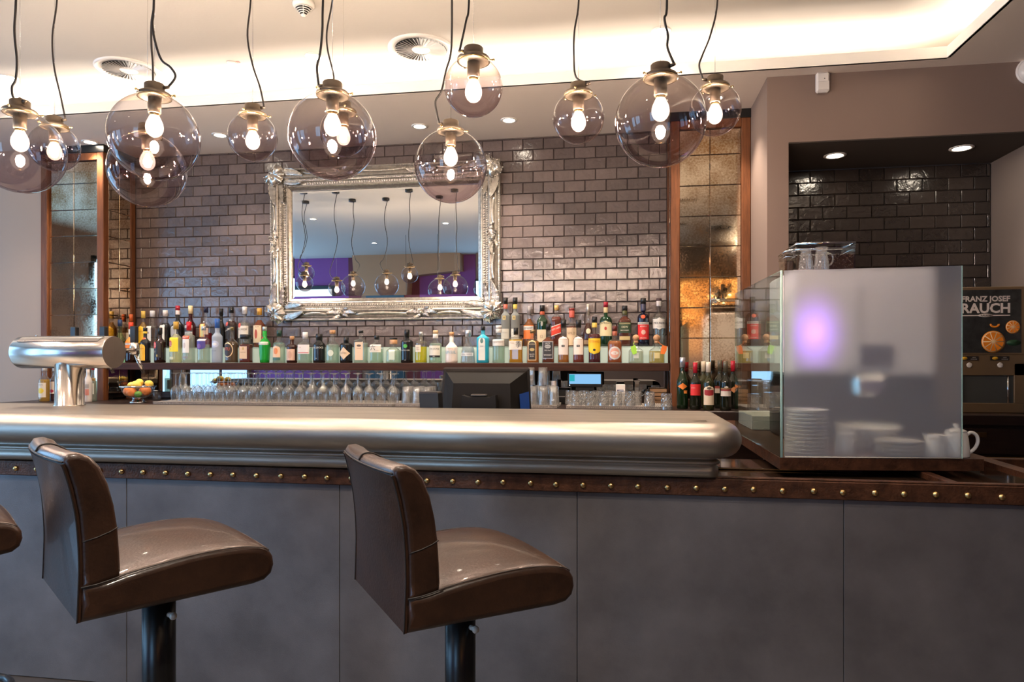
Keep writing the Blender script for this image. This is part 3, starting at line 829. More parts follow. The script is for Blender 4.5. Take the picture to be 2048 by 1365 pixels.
# raised diagonal frame of the flap at the far right
t = thing('counter_flap_rail', 'rusted steel rail running back from the front band at the far right edge', 'rail', (0, 0, 0))
pa, pb = Vector((1.42, 2.56, .9245)), Vector((1.50, 4.33, .9245))
d = (pb-pa).normalized(); s_ = Vector((d.y, -d.x, 0))*.028
MB().add([tuple(pa-s_), tuple(pa+s_), tuple(pb+s_), tuple(pb-s_), tuple(pa-s_+Vector((0,0,.022))), tuple(pa+s_+Vector((0,0,.022))), tuple(pb+s_+Vector((0,0,.022))), tuple(pb-s_+Vector((0,0,.022)))],
         [(0,1,2,3), (4,5,6,7), (0,1,5,4), (1,2,6,5), (2,3,7,6), (3,0,4,7)], False).build('rail_bar', M_RUST, t)
# ================================================================== PLATFORM + GLASS SCREEN
P0 = Vector((.600, 2.700)); P1 = Vector((1.345, 2.785)); P3 = Vector((.588, 4.33)); P2 = Vector((1.44, 4.33))
ZP = .970
t = thing('serving_platform', 'rusted steel serving platform carrying the glass screen above the lower counter', 'platform')
MB().prism([tuple(P0), tuple(P1), tuple(P2), tuple(P3)], ZP-.045, ZP, 'z').build('slab', M_RUST, t)
MB().box(.75, .80, 2.95, 3.08, .8955, ZP-.0455).build('support', M_BLACK, t)
MB().box(1.22, 1.27, 2.98, 3.08, .8955, ZP-.0455).build('support', M_BLACK, t)
t = thing('glass_screen', 'frosted glass screen with a clear side pane standing on the serving platform', 'glass screen')
def pane(a, b, z0a, z1a, z1b, th, mat, name):
    a, b = Vector(a), Vector(b); d = (b-a).normalized(); n = Vector((d.y, -d.x))*th/2
    vs = []
    for p, zt_ in ((a, z1a), (b, z1b)):
        for sg in (1, -1):
            q = p+n*sg; vs += [(q.x, q.y, z0a), (q.x, q.y, zt_)]
    o = MB().add(vs, [(0,1,5,4), (2,6,7,3), (0,2,3,1), (4,5,7,6), (1,3,7,5), (0,4,6,2)], False)
    return o.build(name, mat, t)
A = P0+Vector((.006, .012)); B = Vector((1.262, 2.776)); C = Vector((.5895, 3.63))
M_SIDE = glass((.80, .87, .83), 1.5, name='clear_side_pane')
pane(A+Vector((.012, .002)), B, ZP+.001, 1.681, 1.694, .008, M_FROST, 'frosted_pane')
pane(A, C, ZP+.001, 1.681, 1.683, .008, M_SIDE, 'clear_pane')
EDG = pm('glass_edge', (.42, .60, .53), .15, emit=(.5, .8, .7), estr=.04)
MB().cyl((A.x+.001, A.y-.004, ZP+.001), (A.x+.001, A.y-.004, 1.681), .0045, 8).build('corner_edge', EDG, t)
pane(B+Vector((.0005, 0)), B+Vector((.0035, .0004)), ZP+.001, 1.694, 1.694, .009, EDG, 'end_edge')
pane(A+Vector((.012, -.0)), B, 1.6815, 1.6835, 1.6965, .009, EDG, 'top_edge') if False else None
bt = MB().cyl((A.x+.014, A.y-.005, ZP+.003), (B.x, B.y-.005, ZP+.003), .0025, 6); bt.build('seal', gl((.55, .55, .5), .3), t)
# ================================================================== STOOLS
def seat_meshes():
    hw = .215
    def pillow(prof, r, warp=None, ny=10):
        # closed side profile [(x,z)] extruded across y with rounded ends
        n = len(prof); P = [Vector(p) for p in prof]
        area = sum(P[i].x*P[(i+1) % n].y-P[(i+1) % n].x*P[i].y for i in range(n)); sg = 1 if area > 0 else -1
        nrm = []
        for i in range(n):
            d = (P[(i+1) % n]-P[i-1]).normalized(); nrm.append(Vector((d.y, -d.x))*sg)
        st = []
        for i in range(5): a = pi/2*i/4; st.append((-hw+r*(1-sin(a)), r*(1-cos(a))))   # start inset
        st = [(-hw+r-r*cos(pi/2-pi/2*i/4)*1.0, r*(1-sin(pi/2*i/4))) for i in range(5)]
        ys = [(-hw+r*(1-sin(pi/2*(1-i/4.0))), r*(1-cos(pi/2*(1-i/4.0)))) for i in range(5)]
        full = ys+[(-hw+r+(2*hw-2*r)*i/ny, 0) for i in range(1, ny)]+[(-y, o) for y, o in reversed(ys)]
        rows = []
        for (y, o) in full:
            r_ = []
            for i in range(n):
                q = P[i]-nrm[i]*o
                v = (q.x, y, q.y)
                if warp: v = warp(v)
                r_.append(v)
            rows.append(r_)
        m = MB().grid(rows, close=True)
        c0 = len(m.v)
        for rw, rev in ((rows[0], True), (rows[-1], False)):
            m.add(rw, [tuple(range(n)) if not rev else tuple(reversed(range(n)))], True)
        return m
    seatp = [(.002, .0), (.15, .0), (.27, .0), (.375, .0), (.405, .004), (.424, .018), (.431, .040), (.428, .062), (.416, .080), (.395, .092), (.35, .101), (.29, .105), (.22, .103), (.15, .096), (.09, .088), (.05, .080), (.004, .076), (.002, .04)]
    def crown(v):
        x, y, z = v
        k = max(0, min(1, (z-.05)/.05)); return (x, y, z+k*.016*(1-(y/hw)**2))
    seat = pillow(seatp, .016, crown)
    # backrest shell, curved
    out = [(.003, .070), (.004, .085), (.004, .11), (.003, .17), (-.002, .235), (-.012, .29), (-.024, .335), (-.031, .352)]
    inn = [(-.022, .366), (-.002, .368), (.020, .358), (.038, .335), (.054, .295), (.066, .245), (.073, .195), (.077, .14), (.079, .10), (.076, .084), (.03, .072)]
    def bow(v):
        x, y, z = v
        kx = 1 if x < .035 else .6
        return (x-.018*(1-(y/hw)**2)*min(1, z/.2)*kx, y*(1+.012*sin((z-.15)*9)), z)
    back = pillow([(x, z) for x, z in out]+inn, .013, bow, 12)
    # welts
    pp = []
    for sg in (-1, 1):
        pp.append([bow((x-.001, sg*(hw-.007), z)) for x, z in out])
    sw = [[crown((x, sg*(hw-.003), z+.001)) for x, z in [(.079, .086), (.12, .0915), (.15, .0945), (.22, .1005), (.29, .1025), (.35, .0985), (.395, .089), (.414, .079)]] for sg in (-1, 1)]
    pz = [(-.001, .001), (.0005, .04), (.002, .08), (.003, .12), (.001, .18), (-.004, .235), (-.014, .29), (-.0255, .335), (-.030, .346)]
    pp = [[bow((x-.004, sg*(hw-.006), z)) for x, z in pz] for sg in (-1, 1)]
    sh = []
    for x, z in pz: sh.append([bow((x-.0035, (hw-.006)*(-1+2*i/12), z)) for i in range(13)])
    sh2 = [[(p[0]+.006, p[1], p[2]) for p in r] for r in sh]
    panel = MB().grid(sh); panel.grid(sh2)
    for a_, b_ in ((sh[0], sh2[0]), (sh[-1], sh2[-1]), ([r[0] for r in sh], [r[0] for r in sh2]), ([r[-1] for r in sh], [r[-1] for r in sh2])): panel.grid([a_, b_])
    return seat, back, pp, sw, bow, panel, inn, hw
def make_stool(label, loc, rz, zb):
    t = thing('bar_stool', label, 'bar stool', (loc[0], loc[1], 0), rz, 'brown leather bar stools')
    seat, back, pp, sw, bow, panel, inn, hw = seat_meshes()
    off = (-.215, 0, zb)   # local: x forward, origin under the seat centre
    so = seat.build('seat', M_LEATH, t, off); so['label'] = 'brown leather seat cushion'
    for w_ in sw: MB().tube(smooth_path(w_, 4), .0014, 6).build('piping', M_SEAM, so)
    # stitched front seam
    fr = [(.4165, hw*(-1+2*i/14)*.96, .0795+.016*(1-(-1+2*i/14)**2)*.6) for i in range(15)]
    MB().tube(fr, .0018, 6).build('piping', M_SEAM, so)
    bo = back.build('backrest', M_LEATH, t, off); panel.build('back_panel', M_LEATH, bo)
    for w_ in pp: MB().tube(smooth_path(w_, 4), .0019, 6).build('piping', M_SEAM, bo)
    top = [bow((-.030, hw*(-1+2*i/14)*.96, .350)) for i in range(15)]
    MB().tube([(p[0]-.001, p[1], p[2]) for p in top], .0022, 6).build('piping', M_SEAM, bo)
    # seams round the sides and over the top
    for sg in (-1, 1):
        MB().tube([bow((x, sg*(hw+.0002), z)) for x, z in [(.004, .176), (.03, .181), (.055, .189), (.071, .197)]], .0016, 6).build('seam', M_SEAM, bo)
        MB().tube([(.001, sg*(hw+.0005), .078), (.03, sg*(hw+.0005), .079), (.06, sg*(hw+.0005), .0835), (.085, sg*(hw+.0005), .089)], .0018, 6).build('seam', M_SEAM, bo)
    cs = [bow((x, 0.0, z)) for x, z in [(-.0315, .354), (-.0225, .3675), (-.002, .3695), (.020, .3595), (.038, .336), (.054, .296)]]
    MB().tube(smooth_path(cs, 4), .0022, 6).build('seam', M_SEAM, bo)
    # base plate side under the cushion, column, foot ring, foot
    cx = .0
    MB().bbox(cx-.10, cx+.10, -.09, .09, zb-.016, zb-.001, .004).build('mounting_plate', M_BLACK, t)
    MB().cyl((cx, 0, .30), (cx, 0, zb-.017), .0395, 28).build('column', M_BLACK, t)
    MB().cyl((cx, 0, .03), (cx, 0, .34), .045, 28).build('column_sleeve', M_BLACK, t)
    MB().lathe([(.225, 0), (.225, .008), (.20, .018), (.10, .028), (.05, .035), (.0455, .05)], 40).build('foot', M_BLACK, t)
    fr = [(.19*cos(a*pi/12-pi/2)+.02, .15*sin(a*pi/12-pi/2), .32) for a in range(13)]
    MB().tube([(0, -.15, .32)]+fr[1:-1]+[(0, .15, .32)], .012, 8).build('foot_rest', M_BLACK, t)
    MB().cyl((0, -.15, .32), (0, .15, .32), .011, 8).build('foot_rest_bar', M_BLACK, t)
    kn = MB().cyl((.012, -.036, zb-.085), (.016, -.052, zb-.085), .0065, 10); kn.sphere((.017, -.058, zb-.085), .0095, 10, 6)
    kn.build('height_knob', gl((.75, .68, .58), .3), t)
    return t
def stool_pose(P1px, P2px, P3px, size=.43, zb=None):
    a = []
    for (px, py) in (P1px, P2px, P3px):
        tt = F/(py-HY); a.append(Vector((ray(px)[0]*tt, ray(px)[1]*tt)))
    l1 = (a[1]-a[0]).length; l2 = (a[2]-a[0]).length
    d = size*2/(l1+l2) if zb is None else EYE-zb
    f = ((a[1]-a[0])).normalized(); wv = (a[2]-a[0]).normalized()
    ang = math.atan2(f.y, f.x); ang2 = math.atan2(wv.y, wv.x)-pi/2; ang = (ang+ang2)/2
    fd = Vector((cos(ang), sin(ang))); wd = Vector((-sin(ang), cos(ang)))
    c = a[0]*d+fd*.215+wd*.215
    return c, ang, EYE-d
c2, a2, z2 = stool_pose((815, 1272), (1158, 1205), (714, 1160))
c1, a1, z1 = stool_pose((161, 1250), (545, 1160), (97, 1154))
print('stools', c2, a2, z2, c1, a1, z1)
make_stool('brown leather bar stool in the middle, right one of the two whole stools', c2, a2, z2)
make_stool('brown leather bar stool at left, its back turned bluish by the daylight', c1, a1, z1)
t0 = F*(EYE-z1)/(1106-HY); fd = Vector((cos(a1), sin(a1))); wd = Vector((-sin(a1), cos(a1)))
c0 = Vector((ray(46)[0]*t0, ray(46)[1]*t0))-fd*.215+wd*.215
make_stool('brown leather bar stool of which only the seat front shows at the left edge', (c0.x, c0.y), a1, z1)
# ================================================================== PENDANTS
YELL = (1.0, .76, .50)
FIL = emis('glowing_filament', (1.0, .80, .60), 700)
M_BULB = bulb_glass()
M_CORD = gl((.012, .008, .007), .5)
PM = {}
def pend_meshes(D):
    if D in PM: return PM[D]
    r = D/2; zt = sqrt(max(r*r-.047**2, 0))
    a0 = math.asin(zt/r)
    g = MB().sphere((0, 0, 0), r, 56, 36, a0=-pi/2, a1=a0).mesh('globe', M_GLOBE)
    z = zt
    cap = MB().lathe([(.046, z-.004), (.056, z-.002), (.0565, z+.008), (.053, z+.012), (.045, z+.014), (.038, z+.018), (.036, z+.022), (.0335, z+.023), (.0335, z+.043), (.031, z+.046), (.010, z+.047), (.007, z+.056), (.003, z+.058)], 32).mesh('cap', M_CAPMET)
    cl_ = MB().lathe([(.054, z-.004), (.0565, z-.003), (.0565, z-.001), (.054, z+.001)], 32, cap=False).mesh('collar', M_BRASS)
    scr = MB().cyl((.054, 0, z+.005), (.068, 0, z+.005), .0028, 8); scr.sphere((.069, 0, z+.005), .0048, 8, 6); scr = scr.mesh('screw', M_BRASS)
    bz = z-.075
    sock = MB().lathe([(.019, z-.058), (.0215, z-.056), (.0215, z-.003)], 20).mesh('socket', M_CAPMET)
    ringm = MB().lathe([(.014, z-.068), (.0155, z-.066), (.0155, z-.058)], 16).mesh('bulb_thread', M_BRASS)
    bulb = MB().lathe([(.001, bz-.068), (.012, bz-.065), (.022, bz-.057), (.0285, bz-.044), (.0300, bz-.032), (.028, bz-.018), (.021, bz-.002), (.015, bz+.010)], 20, cap=False).mesh('bulb', M_BULB)
    fl = MB().lathe([(.001, bz-.056), (.010, bz-.052), (.0155, bz-.040), (.0140, bz-.022), (.008, bz-.010), (.001, bz-.006)], 10)
    fl = fl.mesh('filament', FIL)
    PM[D] = (g, cap, cl_, scr, sock, ringm, bulb, fl, z, bz); return PM[D]
canopy_m = MB().lathe([(.042, 0), (.045, -.004), (.045, -.030), (.041, -.034), (.004, -.034)], 28).mesh('canopy', M_BLACK)
def pendant(c, D, label, group, cordpts, wirex=None, ang=0.0):
    g, cap, cl_, scr, sock, ringm, bulb, fl, zt, bz = pend_meshes(D)
    t = thing('globe_pendant', label, 'pendant lamp', c, 0, group)
    link('globe', g, t)
    co = link('cap', cap, t); link('collar', cl_, co)
    for k_ in range(3): link('screw', scr, co, rot=(0, 0, ang+2*pi*k_/3))
    link('socket', sock, t)
    bo = link('bulb', bulb, t); link('filament', fl, bo); link('thread', ringm, bo)
    topz = ZC-c[2]
    link('canopy', canopy_m, t, (0, 0, topz))
    MB().cyl((0, 0, zt+.056), (0, 0, topz-.033), .0007, 5).build('suspension_wire', M_STEEL, t)
    pts = [Vector(p)-Vector(c) for p in cordpts]
    e = pts[-1].copy()
    fit = Vector((e.x, e.y, 0)); 
    if fit.length < .02: fit = Vector((.02, -.01, 0))
    fit = fit.normalized()
    root = Vector((fit.x*.032, fit.y*.032, zt+.033)); tip = Vector((fit.x*.052, fit.y*.052, zt+.035))
    MB().tube([root, tip], [.0065, .0045], 10).build('cord_grip', M_CAPMET, t)
    up = pts[0]
    body_ = [q for q in pts[:-1] if (q-tip).length > .035]
    allp = [Vector((0.02, 0, topz-.034)), (up+Vector((0, 0, topz-.034)))/2*1.0 if False else Vector((up.x*.6, up.y*.6, up.z+(topz-.034-up.z)*.55))]+body_+[tip-Vector((fit.x*.004, fit.y*.004, 0))]
    MB().tube(smooth_path(allp, 6), .0042 if D > .25 else .0038, 7).build('cord', M_CORD, t)
    return t
GP = 'smoked glass globe pendants over the bar'
def pend_px(px, py, D, t, label, cord, ang=0.0, d0=0):
    c = atd(px, py, t)
    cp = [atd(x, y, t-d0) for (x, y) in cord]
    pendant(c, D, label, GP, cp, ang=ang)
pend_px(40, 304, .30, 2.51, 'large globe pendant cut by the left edge of the picture', [(32,0),(29,62),(34,123),(31,160),(24,175),(28,197),(36,206)], .8)
pend_px(109, 296, .20, 2.97, 'small globe pendant half hidden behind the leftmost large globe', [(114,0),(105,71),(108,132),(121,191),(130,228),(126,238),(121,239)], .3)
pend_px(309, 275, .30, 2.40, 'large globe pendant at left, cord looping right, upper of the overlapping pair', [(308,0),(305,49),(311,86),(323,120),(341,135),(351,154),(341,171),(332,175)], .2)
pend_px(295, 341, .30, 2.79, 'large globe pendant hanging lower behind the looping-cord one, left pair', [(308,0),(303,46),(303,92),(305.5,123),(306,158),(300,200)], 1.4)
pend_px(505.5, 274, .20, 2.85, 'small globe pendant hanging alone left of the framed mirror', [(501.5,0),(495,71),(505,129),(520,175),(528.6,203),(525,221)], .5)
pend_px(665, 273, .30, 2.37, 'large globe pendant over the top left of the framed mirror', [(646,0),(644.6,61.5),(640,108),(634,135),(637,157),(644,162)], .1)
pend_px(687, 266, .20, 2.95, 'small globe pendant seen through the large globe before the framed mirror', [(665,0),(654,61),(655,98),(663,132),(668,160),(674,190)], 1.0)
pend_px(947, 174, .20, 2.33, 'small globe pendant hanging highest, under the round air vent', [(938,0),(932,43),(929,86),(930,100)], .15)
pend_px(901.5, 333, .30, 2.82, 'large globe pendant in front of the framed mirror right part', [(904,0),(902.5,98),(892,141.5),(883,181.5),(871,203),(874,228),(886,237)], .2)
pend_px(1157, 236, .20, 2.65, 'small globe pendant before the tiled wall, right of the framed mirror', [(1157.5,0),(1149,61.5),(1147.7,107.7),(1152,154),(1150,170)], .4)
pend_px(1321, 243, .30, 2.255, 'largest looking globe pendant, in front of the right walnut post', [(1334,0),(1329,37),(1336,71),(1335,95),(1331,120)], -.4)
pend_px(1430, 221, .20, 2.70, 'small globe pendant farthest right, before the golden mirror column', [(1435,0),(1421.5,68),(1404.6,111),(1398.5,132),(1403,148),(1412,151)], .1)
# further lamps of the same rows, out of the frame and seen in the mirror
YM = YW-.03
def pend_mirror(px, py, D, Y, label):
    dx, dy = ray(px); Yv = 2*YM-Y; tt = Yv/dy; X = dx*tt; z = EYE+(HY-38-py)/F*tt
    c = Vector((X, Y, z)); s_ = random.choice((-1, 1))
    top = ZC-z
    pts = [c+Vector((.02*s_, 0, top*.72)), c+Vector((-.015*s_, 0, top*.5)), c+Vector((.03*s_, 0, top*.32)), c+Vector((.085*s_, 0, .27 if D > .25 else .20)), c+Vector((.06*s_, 0, .20 if D > .25 else .16))]
    pendant(c, D, label, 'globe pendants seen in the framed mirror', pts)
pend_mirror(774, 547, .30, 2.2, 'large globe pendant reflected third from the right in the framed mirror')
pend_mirror(707, 550, .30, 2.2, 'large globe pendant reflected left of centre in the framed mirror')
pend_mirror(674, 552, .20, 2.7, 'small globe pendant reflected beside the big one left of centre in the framed mirror')
pend_mirror(614, 523, .20, 2.2, 'globe pendant reflected at the far left of the framed mirror, upper of two')
pend_mirror(610, 541, .20, 2.75, 'globe pendant reflected at the far left of the framed mirror, lower of two')
# ================================================================== BOTTLES
AMB = (.62, .22, .04); DAMB = (.22, .045, .012); GOLD = (.85, .55, .10); RED = (.45, .02, .02)
def bottle(label, px, ytop, wpx, Y, zb, spec, group, cat='bottle', rz=0, name='bottle'):
    """spec keys: n (cross-section power), dr, sh shoulder height, sl shoulder length, nr neck ratio, glass, liq, fill,
       cap (colour, length fraction, width ratio, [metal]), labels [(shape, zc, zh, hw, colour, dx)], text [(s, zc, size, colour, dx, maxw)], fl foot flare, ball"""
    p = at(px, ytop, Y); dx, dy = ray(px); tt = Y/dy
    H = p.z-zb; u = (px-1024)/F
    n = spec.get('n', 2); dr = spec.get('dr', 1.0 if n == 2 else .75)
    R = wpx/F*tt/2/sqrt(1+u*u)
    R /= (1.0 if n == 2 else 1.06)
    t = thing(name, label, cat, (p.x, Y, zb), rz, group)
    sh, sl, nr = spec.get('sh', .55), spec.get('sl', .16), spec.get('nr', .34)*R
    capc, capl, capw = spec['cap'][:3]; zc = H*(1-capl)
    f0 = spec.get('foot', 1.0); bulge = spec.get('bulge', 0)
    def rad(z):
        f = z/H
        if f < .012: return R*f0*(.90+.10*f/.012)
        if f < sh: return R*(f0+(1-f0)*(f/sh))*(1+bulge*sin(pi*f/sh))
        if f < sh+sl:
            q = (f-sh)/sl; k = (cos(pi*q)+1)/2 if not spec.get('round') else sqrt(max(0, 1-q*q))
            if spec.get('taper'): k = 1-q
            return nr+(R-nr)*k
        return nr
    zs = [0, .006*H, .012*H]+[sh*H*i/6 for i in range(1, 7)]+[(sh+sl*i/9)*H for i in range(1, 10)]+[zc+.002]
    zs = sorted(z for z in set(zs) if z <= zc+.003)
    prof = [(rad(z), z) for z in zs]
    g = spec.get('glass', 'clear')
    if g == 'clear': gm = M_CLEAR
    elif g == 'greenclear': gm = glass((.72, .90, .76), 1.5, edge=.5)
    elif g == 'blueclear': gm = glass((.25, .72, .88), 1.5, edge=.5)
    elif g == 'frost': gm = liquid((.50, .52, .50), .6)
    elif g == 'bluefrost': gm = liquid((.62, .68, .76), .75)
    elif isinstance(g, tuple): gm = gl(g, .09)
    seg = 24 if n == 2 else 32
    body = MB().lathe(prof, seg, n=n, dr=dr).build('body', gm, t)
    if spec.get('liq'):
        fz = spec.get('fill', .62)*H
        lz = [.010*H, .016*H]+[z for z in zs if .02*H < z < fz]+[fz]
        MB().lathe([(max(rad(z)*.90-(.002 if i == 0 else 0), .002), z) for i, z in enumerate(lz)], seg, n=n, dr=dr).build('liquid', liquid(spec['liq'], spec.get('opq', .45)), t)
    # cap
    if spec.get('ball'):
        cm = pm('cork_ball', (.50, .27, .13), .5, var=.3, vscale=60)
        o = MB().sphere((0, 0, H-nr*1.75), nr*1.75, 16, 10).build('stopper', cm, t)
        MB().lathe([(nr*1.15, zc-.002), (nr*1.15, H-nr*3.2)], 16).build('stopper_base', cm, o)
    else:
        cr = nr*capw; cmat = pm('cap_metal_%d_%d_%d' % tuple(int(x*999) for x in capc), capc, .3, metal=.7) if len(spec['cap']) > 3 else gl(capc, .3)
        b = .0015
        MB().lathe([(cr, zc-.004), (cr, H-b), (cr-b, H)], 20, n=spec.get('capn', 2)).build('cap', cmat, t)
        if spec.get('band'):
            z2 = zc-.004; bl = spec['band'][1]*H
            MB().lathe([(cr*.98, z2-bl), (cr*1.0, z2-bl+.001), (cr*1.0, z2), (cr*.98, z2+.001)], 20).build('neck_band', gl(spec['band'][0], .35), t)
    def surf(x, z, e):
        r = rad(z)
        if n != 2: r *= 1.0
        q = min(abs(x)/max(r, 1e-5), .985)
        return -dr*r*(1-q**n)**(1/n)-e
    ei = .0008
    def patch(shape, zc_, zh, hw_, col, dx_, e, nm='label', par=None):
        rows = []; nz, nx = 14, 14
        for j in range(nz+1):
            v = -1+2*j/nz; z = (zc_+v*zh/2)*H
            if shape == 'rect': k = 1
            elif shape == 'oval': k = sqrt(max(0, 1-v*v))
            elif shape == 'diamond': k = 1-abs(v)
            elif shape == 'arch': k = 1 if v < .55 else sqrt(max(0, 1-((v-.55)/.45)**2))
            elif shape == 'shield': k = 1 if v > -.4 else sqrt(max(0, 1-((v+.4)/.6)**2))
            elif shape == 'slant': k = 1
            else: k = 1
            k = max(k, .004); r = rad(z); row = []
            for i in range(nx+1):
                s_ = -1+2*i/nx; x = (dx_+s_*hw_*k)*R
                zz = z+(x*.35 if shape == 'slant' else 0)
                x = max(-.97*rad(zz), min(.97*rad(zz), x))
                row.append((x, surf(x, zz, e), zz))
            rows.append(row)
        return MB().grid(rows).build(nm, paper(col), par or t, recalc=False)
    lab0 = None
    for i, (shape, zc_, zh, hw_, col, dx_) in enumerate(spec.get('labels', [])):
        o = patch(shape, zc_, zh, hw_, col, dx_, ei*(1+i*.6), 'label' if i == 0 else 'label_print', lab0)
        if lab0 is None: lab0 = o
    for (s, zc_, size, col, dx_, mw) in spec.get('text', []):
        vs, fs, w_ = text_mesh(s); sc = size*H; sx = min(sc, mw*R/w_)
        ds = []
        slant = .35 if any(l[0] == 'slant' for l in spec.get('labels', [])) else 0
        for v in vs:
            x = v[0]*sx+dx_*R; z = zc_*H+v[1]*sc+x*slant
            x = max(-.97*rad(z), min(.97*rad(z), x))
            ds.append((x, surf(x, z, ei*4.0), z))
        MB().add(ds, fs, False).build('lettering', paper(col), lab0 or t, recalc=False)
    return t
K = (.012, .012, .012); W = (.80, .78, .72); CR = (.78, .66, .46); BR = (.016, .006, .004); CORK = (.55, .30, .14)
GN = (.006, .03, .012)
def front(label, px, yt, w_, **s): return bottle(label, px, yt, w_, 4.935, SH+.0005, s, 'spirit bottles in the front row on the walnut shelf')
def back(label, px, yt, w_, **s): return bottle(label, px, yt, w_, 5.068 if 1000 < px < 1035 else 5.105, ZSTEP+.0005, s, 'spirit bottles in the back row on the lit step')
L_ = 'on the bottle shelf'
front('clear greenish bottle with blue cap just behind the right end of the tap barrel', 240, 640, 24, glass='greenclear', cap=((.02,.05,.14), .14, 1.2), sh=.5, sl=.22, labels=[('rect', .30, .24, .75, (.5,.55,.4), 0)])
front('dark bottle with red cap and round orange label, left of the yellow labelled coffee-brown one', 262, 645, 24, glass=BR, cap=((.75,.06,.02), .16, 1.25), band=((.7,.68,.6), .13), sh=.48, sl=.18, labels=[('oval', .47, .34, .72, (.85,.22,.02), -.1), ('rect', .46, .05, .6, W, -.1)], text=[('MARTINI', .46, .045, (.3,.03,.02), -.1, .55)])
front('black bottle with tall yellow arched label and yellow neck band', 290.5, 656, 22, glass=K, cap=(K, .09, 1.2), band=((.80,.55,.04), .06), sh=.56, sl=.17, labels=[('arch', .30, .48, .72, (.82,.46,.02), -.15), ('oval', .69, .06, .45, (.7,.09,.02), -.1)], text=[('KAHLUA', .40, .05, (.35,.06,.02), -.15, .55)])
front('dark brown rum bottle with black label and small red disc', 320, 656, 24, glass=BR, cap=(K, .17, 1.2), sh=.58, sl=.15, labels=[('arch', .38, .46, .80, (.02,.016,.012), -.1), ('oval', .50, .20, .36, (.65,.06,.03), -.42), ('oval', .20, .07, .12, (.5,.36,.1), .1)], text=[('HAVANA', .53, .045, W, -.42, .32), ('CLUB', .47, .045, W, -.42, .3), ('7', .30, .09, CR, -.35, .2)])
front('clear rum bottle with big yellow label, red disc and golden cap', 352, 644, 26, glass='clear', liq=(.86,.84,.60), opq=.3, fill=.7, cap=((.55,.33,.05), .17, 1.25), sh=.58, sl=.14, labels=[('rect', .44, .34, .86, (.86,.70,.03), -.05), ('oval', .46, .17, .34, (.62,.07,.03), -.42), ('rect', .11, .06, .5, (.6,.6,.4), -.3)], text=[('Havana', .48, .05, W, -.42, .3), ('Club', .43, .05, W, -.42, .3), ('3', .33, .07, (.5,.06,.02), -.35, .3)])
front('clear vodka bottle with red cap and white label under a red banner', 378, 644, 26, glass='clear', liq=(.80,.84,.78), opq=.25, fill=.72, cap=((.62,.01,.02), .20, 1.2), sh=.62, sl=.13, labels=[('rect', .44, .40, .72, W, -.15), ('rect', .615, .075, .74, (.72,.10,.03), -.15), ('oval', .42, .14, .22, (.6,.5,.45), -.2), ('rect', .13, .06, .55, (.25,.26,.26), -.15)], text=[('SMIRNOFF', .615, .055, W, -.15, .6)])
front('squat clear vodka bottle with purple and blue label, silver capped', 407.5, 653, 27, glass='clear', liq=(.76,.82,.74), opq=.25, fill=.5, cap=((.6,.6,.6), .10, 1.15, 1), sh=.60, sl=.13, nr=.30, labels=[('shield', .50, .28, .84, (.07,.05,.28), -.1), ('rect', .62, .06, .84, (.55,.55,.62), -.1), ('oval', .45, .14, .4, (.20,.09,.32), -.25)])
front('frosted bluish vodka bottle with blue cap', 434.5, 638, 22, glass='bluefrost', cap=((.03,.11,.38), .20, 1.15), sh=.58, sl=.12, nr=.42, labels=[('oval', .42, .16, .78, (.50,.56,.72), 0), ('oval', .42, .07, .5, (.75,.78,.8), -.05)], text=[('GREY GOOSE', .27, .045, (.2,.22,.28), -.2, .6)])
front('clear bottle with dark round label ringed in cream and orange letters', 463.5, 655, 28, glass='clear', liq=(.30,.20,.10), opq=.35, fill=.60, cap=((.30,.24,.12), .07, 1.2, 1), sh=.52, sl=.18, nr=.26, labels=[('oval', .36, .42, .80, (.78,.60,.34), -.12), ('oval', .36, .38, .72, (.035,.02,.015), -.14)], text=[('PITU', .38, .12, (.75,.13,.03), -.25, .5)])
front('square dark amber liqueur bottle with flat black cap and cream label', 492, 669.5, 28, n=6, dr=.7, glass='clear', liq=(.30,.055,.025), opq=.5, fill=.66, cap=(K, .14, 2.6), capn=6, sh=.62, sl=.10, nr=.30, labels=[('rect', .36, .44, .66, (.72,.52,.34), -.1), ('oval', .50, .10, .15, (.55,.36,.12), -.1)], text=[('DISARONNO', .37, .05, (.2,.1,.06), -.1, .5)])
front('bright green faceted gin bottle with silver waistband', 529.5, 654, 24, n=2.6, dr=1, glass=(.01,.30,.03), cap=((.55,.60,.55), .10, 1.1, 1), foot=.80, sh=.52, sl=.20, nr=.38, labels=[('rect', .535, .09, .95, (.55,.60,.52), 0), ('oval', .70, .06, .3, (.55,.04,.03), -.35)])
front('clear gin bottle with orange beast on its label and dark green cap', 558.5, 661, 26, glass='clear', liq=(.76,.85,.76), opq=.3, fill=.6, cap=((.015,.05,.035), .17, 1.2), sh=.54, sl=.19, labels=[('arch', .30, .44, .70, (.80,.55,.36), -.1), ('rect', .12, .09, .70, (.05,.14,.13), -.1), ('oval', .36, .2, .35, (.72,.24,.08), -.1), ('rect', .60, .03, .8, (.05,.12,.10), 0)])
front('small brown apothecary bottle with cork and cream label', 584, 673, 22, glass=(.03,.008,.006), cap=(CORK, .11, 1.2), sh=.58, sl=.12, nr=.36, round=1, labels=[('rect', .30, .42, .84, (.66,.44,.33), 0), ('oval', .30, .28, .45, (.56,.34,.25), 0)])
front('square clear gin bottle with white label and white cap', 610.5, 665, 29, n=5, dr=.75, glass='clear', liq=(.70,.82,.72), opq=.3, fill=.5, cap=((.78,.75,.72), .20, 1.2), sh=.60, sl=.12, nr=.34, labels=[('rect', .44, .30, .94, (.76,.72,.68), 0), ('rect', .33, .025, .85, (.6,.12,.12), 0)], text=[('GIN', .50, .05, (.5,.3,.25), -.5, .3)])
